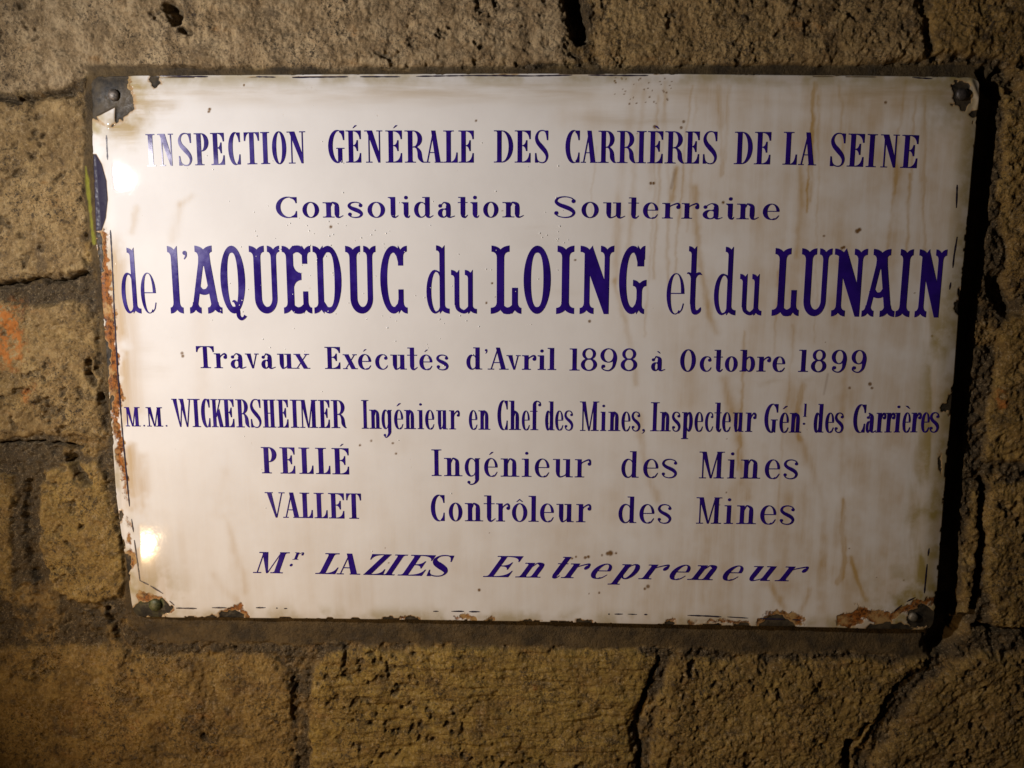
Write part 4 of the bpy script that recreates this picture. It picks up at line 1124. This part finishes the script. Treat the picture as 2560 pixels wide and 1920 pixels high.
# de l'AQUEDUC du LOING et du LUNAIN
ln = text_line('tall line of heavy blue letters with forked feet')
A = Win(280, 590, 420)
A.word(ln, 'de', [(148, 390), (400, 595)], (130, 1020), (600, 1021), 865, 540, 68, 9, fn=tuscan)
A.word(ln, 'l’', [(778, 946), (965, 1030)], (770, 1021), (1020, 1021), 888, 540, 82, 9, fn=tuscan)
A.word(ln, 'AQUEDUC', [(1032, 1456), (1452, 1772), (1840, 2232), (2268, 2636), (2668, 3032), (3092, 3484), (3541, 3891)], (1030, 1021), (3900, 1022), 893, 540, 90, 9, fn=tuscan)
B = Win(1050, 590, 420)
B.word(ln, 'du', [(88, 387), (412, 746)], (90, 1022), (740, 1023), 900, 580, 82, 9, fn=tuscan)
C_ = Win(1400, 590, 420)
C_.word(ln, 'LOING', [(-913, -513), (-483, -130), (-53, 180), (256, 690), (765, 1122)], (-900, 1025), (1120, 1029), 900, 580, 94, 9, fn=tuscan)
C_.word(ln, 'et', [(1393, 1622), (1648, 1850)], (1390, 1033), (1850, 1037), 902, 548, 76, 10, fn=tuscan)
D_ = Win(1640, 590, 420)
D_.word(ln, 'du', [(750, 1038), (1083, 1378)], (750, 1042), (1380, 1048), 902, 550, 76, 9, fn=tuscan)
E_ = Win(1980, 590, 420)
E_.word(ln, 'LUNAIN', [(-272, 78), (82, 472), (510, 932), (910, 1336), (1356, 1534), (1608, 1962)], (-272, 1051), (1960, 1074), 893, 550, 84, 9, fn=tuscan)

# Travaux Executes d'Avril 1898 a Octobre 1899
ln = text_line('line of small blue letters with the years 1898 and 1899')
A = Win(470, 850, 700)
A.word(ln, 'Travaux', [(72, 210), (210, 312), (340, 460), (455, 562), (582, 692), (708, 834), (838, 965)], (70, 221), (960, 227), 173, 117, 31, 6.5)
A.word(ln, 'Exécutés', [(1083, 1203), (1225, 1340), (1345, 1448), (1480, 1577), (1600, 1727), (1732, 1812), (1828, 1930), (1963, 2055)], (1080, 228), (2055, 236), 174, 117, 31, 6.5)
B = Win(1140, 850, 530)
B.word(ln, 'd’Avril', [(108, 270), (296, 325), (330, 545), (525, 670), (686, 833), (850, 935), (953, 1042)], (100, 306), (1040, 313), 230, 152, 42, 9)
B.word(ln, '1898', [(1178, 1282), (1300, 1467), (1502, 1673), (1715, 1885)], (1178, 318), (1885, 321), 230, 152, 42, 9)
B.word(ln, 'à', [(2033, 2177)], (2033, 320), (2177, 321), 230, 150, 40, 9)
C_ = Win(1660, 850, 530)
C_.word(ln, 'Octobre', [(163, 323), (368, 487), (513, 605), (630, 760), (785, 940), (962, 1105), (1126, 1255)], (160, 327), (1255, 330), 226, 155, 42, 9)
C_.word(ln, '1899', [(1393, 1493), (1527, 1684), (1738, 1893), (1945, 2098)], (1390, 332), (2100, 338), 230, 155, 42, 9)

# M.M. WICKERSHEIMER Ingenieur en Chef des Mines, Inspecteur Genl des Carrieres
ln = text_line('long line of narrow blue letters ending at the right rim')
A = Win(290, 980, 590)
A.word(ln, 'M.M.', [(90, 232), (258, 273), (290, 442), (467, 482)], (90, 321), (480, 324), 180, 130, 28, 7)
A.word(ln, 'WICKERSHEIMER', [(535, 722), (720, 797), (806, 888), (900, 1016), (1008, 1112), (1130, 1256), (1268, 1362), (1380, 1502), (1515, 1618), (1640, 1718), (1722, 1893), (1902, 2005), (2020, 2160)], (535, 326), (2160, 338), 262, 180, 33, 7.5)
B = Win(880, 980, 590)
B.word(ln, 'Ingénieur', [(92, 157), (165, 275), (279, 373), (396, 480), (490, 598), (615, 673), (686, 770), (790, 895), (910, 1008)], (90, 343), (1000, 350), 268, 178, 29, 7)
B.word(ln, 'en', [(1095, 1173), (1185, 1293)], (1095, 351), (1293, 353), 268, 180, 29, 7)
B.word(ln, 'Chef', [(1362, 1456), (1468, 1580), (1590, 1662), (1667, 1768)], (1362, 354), (1760, 357), 274, 180, 31, 7)
B.word(ln, 'des', [(1808, 1895), (1902, 1976), (1990, 2066)], (1808, 358), (2066, 358), 270, 182, 29, 7)
C_ = Win(1440, 980, 470)
C_.word(ln, 'Mines,', [(40, 262), (283, 350), (375, 516), (530, 632), (650, 747), (768, 805)], (40, 456), (800, 460), 345, 226, 38, 9, style='sball')
C_.word(ln, 'Inspecteur', [(870, 968), (980, 1108), (1125, 1217), (1237, 1363), (1388, 1486), (1511, 1603), (1618, 1700), (1712, 1810), (1833, 1962), (1985, 2108)], (870, 460), (2100, 469), 340, 226, 40, 9)
D_ = Win(1880, 980, 520)
D_.word(ln, 'Génl.', [(122, 260), (284, 380), (388, 516), (540, 577), (537, 560)], (122, 430), (560, 431), 302, 208, 36, 8.5, extra={3: (-168, .46), 4: (-82, 1.0)})
D_.word(ln, 'des', [(648, 752), (770, 860), (872, 960)], (648, 430), (960, 431), 303, 208, 36, 8.5)
D_.word(ln, 'Carrières', [(1065, 1190), (1203, 1312), (1308, 1408), (1405, 1505), (1505, 1567), (1590, 1672), (1678, 1783), (1788, 1873), (1880, 1972)], (1065, 431), (1970, 427), 296, 208, 36, 8.5)

# PELLE Ingenieur des Mines
ln = text_line('line of blue letters beginning PELLÉ')
A = Win(630, 1090, 870)
A.word(ln, 'PELLÉ', [(64, 160), (182, 275), (302, 391), (407, 498), (511, 617)], (60, 236), (620, 244), 166, 115, 29, 5)
A.word(ln, 'Ingénieur', [(1142, 1203), (1221, 1335), (1352, 1448), (1475, 1560), (1580, 1697), (1714, 1774), (1796, 1888), (1911, 2036), (2050, 2152)], (1142, 253), (2150, 263), 168, 115, 24, 5)
B = Win(1500, 1090, 550)
B.word(ln, 'des', [(211, 383), (430, 580), (616, 768)], (211, 417), (768, 420), 265, 186, 38, 8)
B.word(ln, 'Mines', [(988, 1238), (1276, 1360), (1408, 1604), (1650, 1800), (1838, 1980)], (988, 424), (1980, 430), 267, 190, 39, 8)

# VALLET Controleur des Mines
ln = text_line('line of blue letters beginning VALLET')
A = Win(640, 1200, 860)
A.word(ln, 'VALLET', [(64, 190), (175, 292), (287, 366), (377, 461), (469, 568), (584, 678)], (64, 240), (678, 249), 162, 115, 27, 5)
A.word(ln, 'Contrôleur', [(1125, 1212), (1240, 1326), (1343, 1458), (1464, 1538), (1543, 1632), (1645, 1742), (1751, 1815), (1825, 1913), (1930, 2040), (2057, 2152)], (1125, 262), (2150, 271), 166, 116, 26, 5)
B = Win(1500, 1200, 550)
B.word(ln, 'des', [(182, 360), (392, 540), (575, 710)], (182, 430), (710, 435), 265, 188, 38, 8)
B.word(ln, 'Mines', [(958, 1212), (1242, 1332), (1367, 1562), (1604, 1762), (1801, 1945)], (958, 437), (1945, 446), 264, 186, 39, 8)

# Mr LAZIES Entrepreneur, slanted
ln = text_line('bottom line of slanted blue letters')
A = Win(600, 1360, 570)
A.word(ln, 'Mr.', [(120, 412), (508, 598), (478, 505)], (120, 279), (620, 286), 203, 140, 50, 8, .38, extra={1: (-134, .50, .42), 2: (-68, .95)})
A.word(ln, 'LAZIES', [(728, 922), (936, 1164), (1195, 1385), (1373, 1494), (1526, 1762), (1808, 1990)], (728, 288), (2000, 313), 202, 140, 54, 8, .58, extra={0: (0, 1.0, .52), 1: (0, 1.0, .10), 2: (0, 1.0, .42), 3: (0, 1.0, .66), 4: (0, 1.0, .66), 5: (0, 1.0, .42)})
B = Win(1170, 1360, 470)
B.word(ln, 'Entrepreneur', [(174, 470), (552, 845), (935, 1055), (1088, 1330), (1400, 1606), (1690, 1930), (2000, 2256), (2326, 2526), (2574, 2869), (2950, 3146), (3234, 3540), (3604, 3886)], (320, 387), (3724, 436), 248, 172, 62, 9, .68, style='')

# ------------------------------------------------------------------ water on the plate
def droplets():
    vs, fs = [], []
    r0 = random.Random(12)
    spots = []
    for k in range(120):
        u = r0.triangular(430, 1500, 760); v = r0.choice([r0.gauss(610, 60), r0.gauss(800, 40), r0.uniform(320, 900), r0.uniform(300, 1450)])
        spots.append((u, v, r0.uniform(.8, 1.7)))
    for k in range(9): spots.append((1385 + r0.gauss(0, 22), 594 + r0.gauss(0, 9), r0.uniform(.8, 1.6)))
    for u, v, rp in spots:
        x, y = on_plate(u, v)
        r = rp * 3.2e-4; z = float(relief(x, y)) + .00028
        b = len(vs)
        for i in range(3):
            a = i / 3 * math.pi / 2
            for k in range(8):
                q = 2 * math.pi * k / 8
                vs.append(world(x + r * math.cos(a) * math.cos(q), y + r * math.cos(a) * math.sin(q), z + r * .7 * math.sin(a) - (.0003 if i == 0 else 0)))
        vs.append(world(x, y, z + r * .7))
        for i in range(2):
            for k in range(8): fs.append((b + i * 8 + k, b + i * 8 + (k + 1) % 8, b + (i + 1) * 8 + (k + 1) % 8, b + (i + 1) * 8 + k))
        for k in range(8): fs.append((b + 16 + k, b + 16 + (k + 1) % 8, b + 24))
    o = link_mesh('water_droplets', vs, fs, M_WATER, None, True)
    tag(o, 'tiny water droplets coloured white to glint, beaded on the white enamel', 'droplets', None, 'stuff')
droplets()
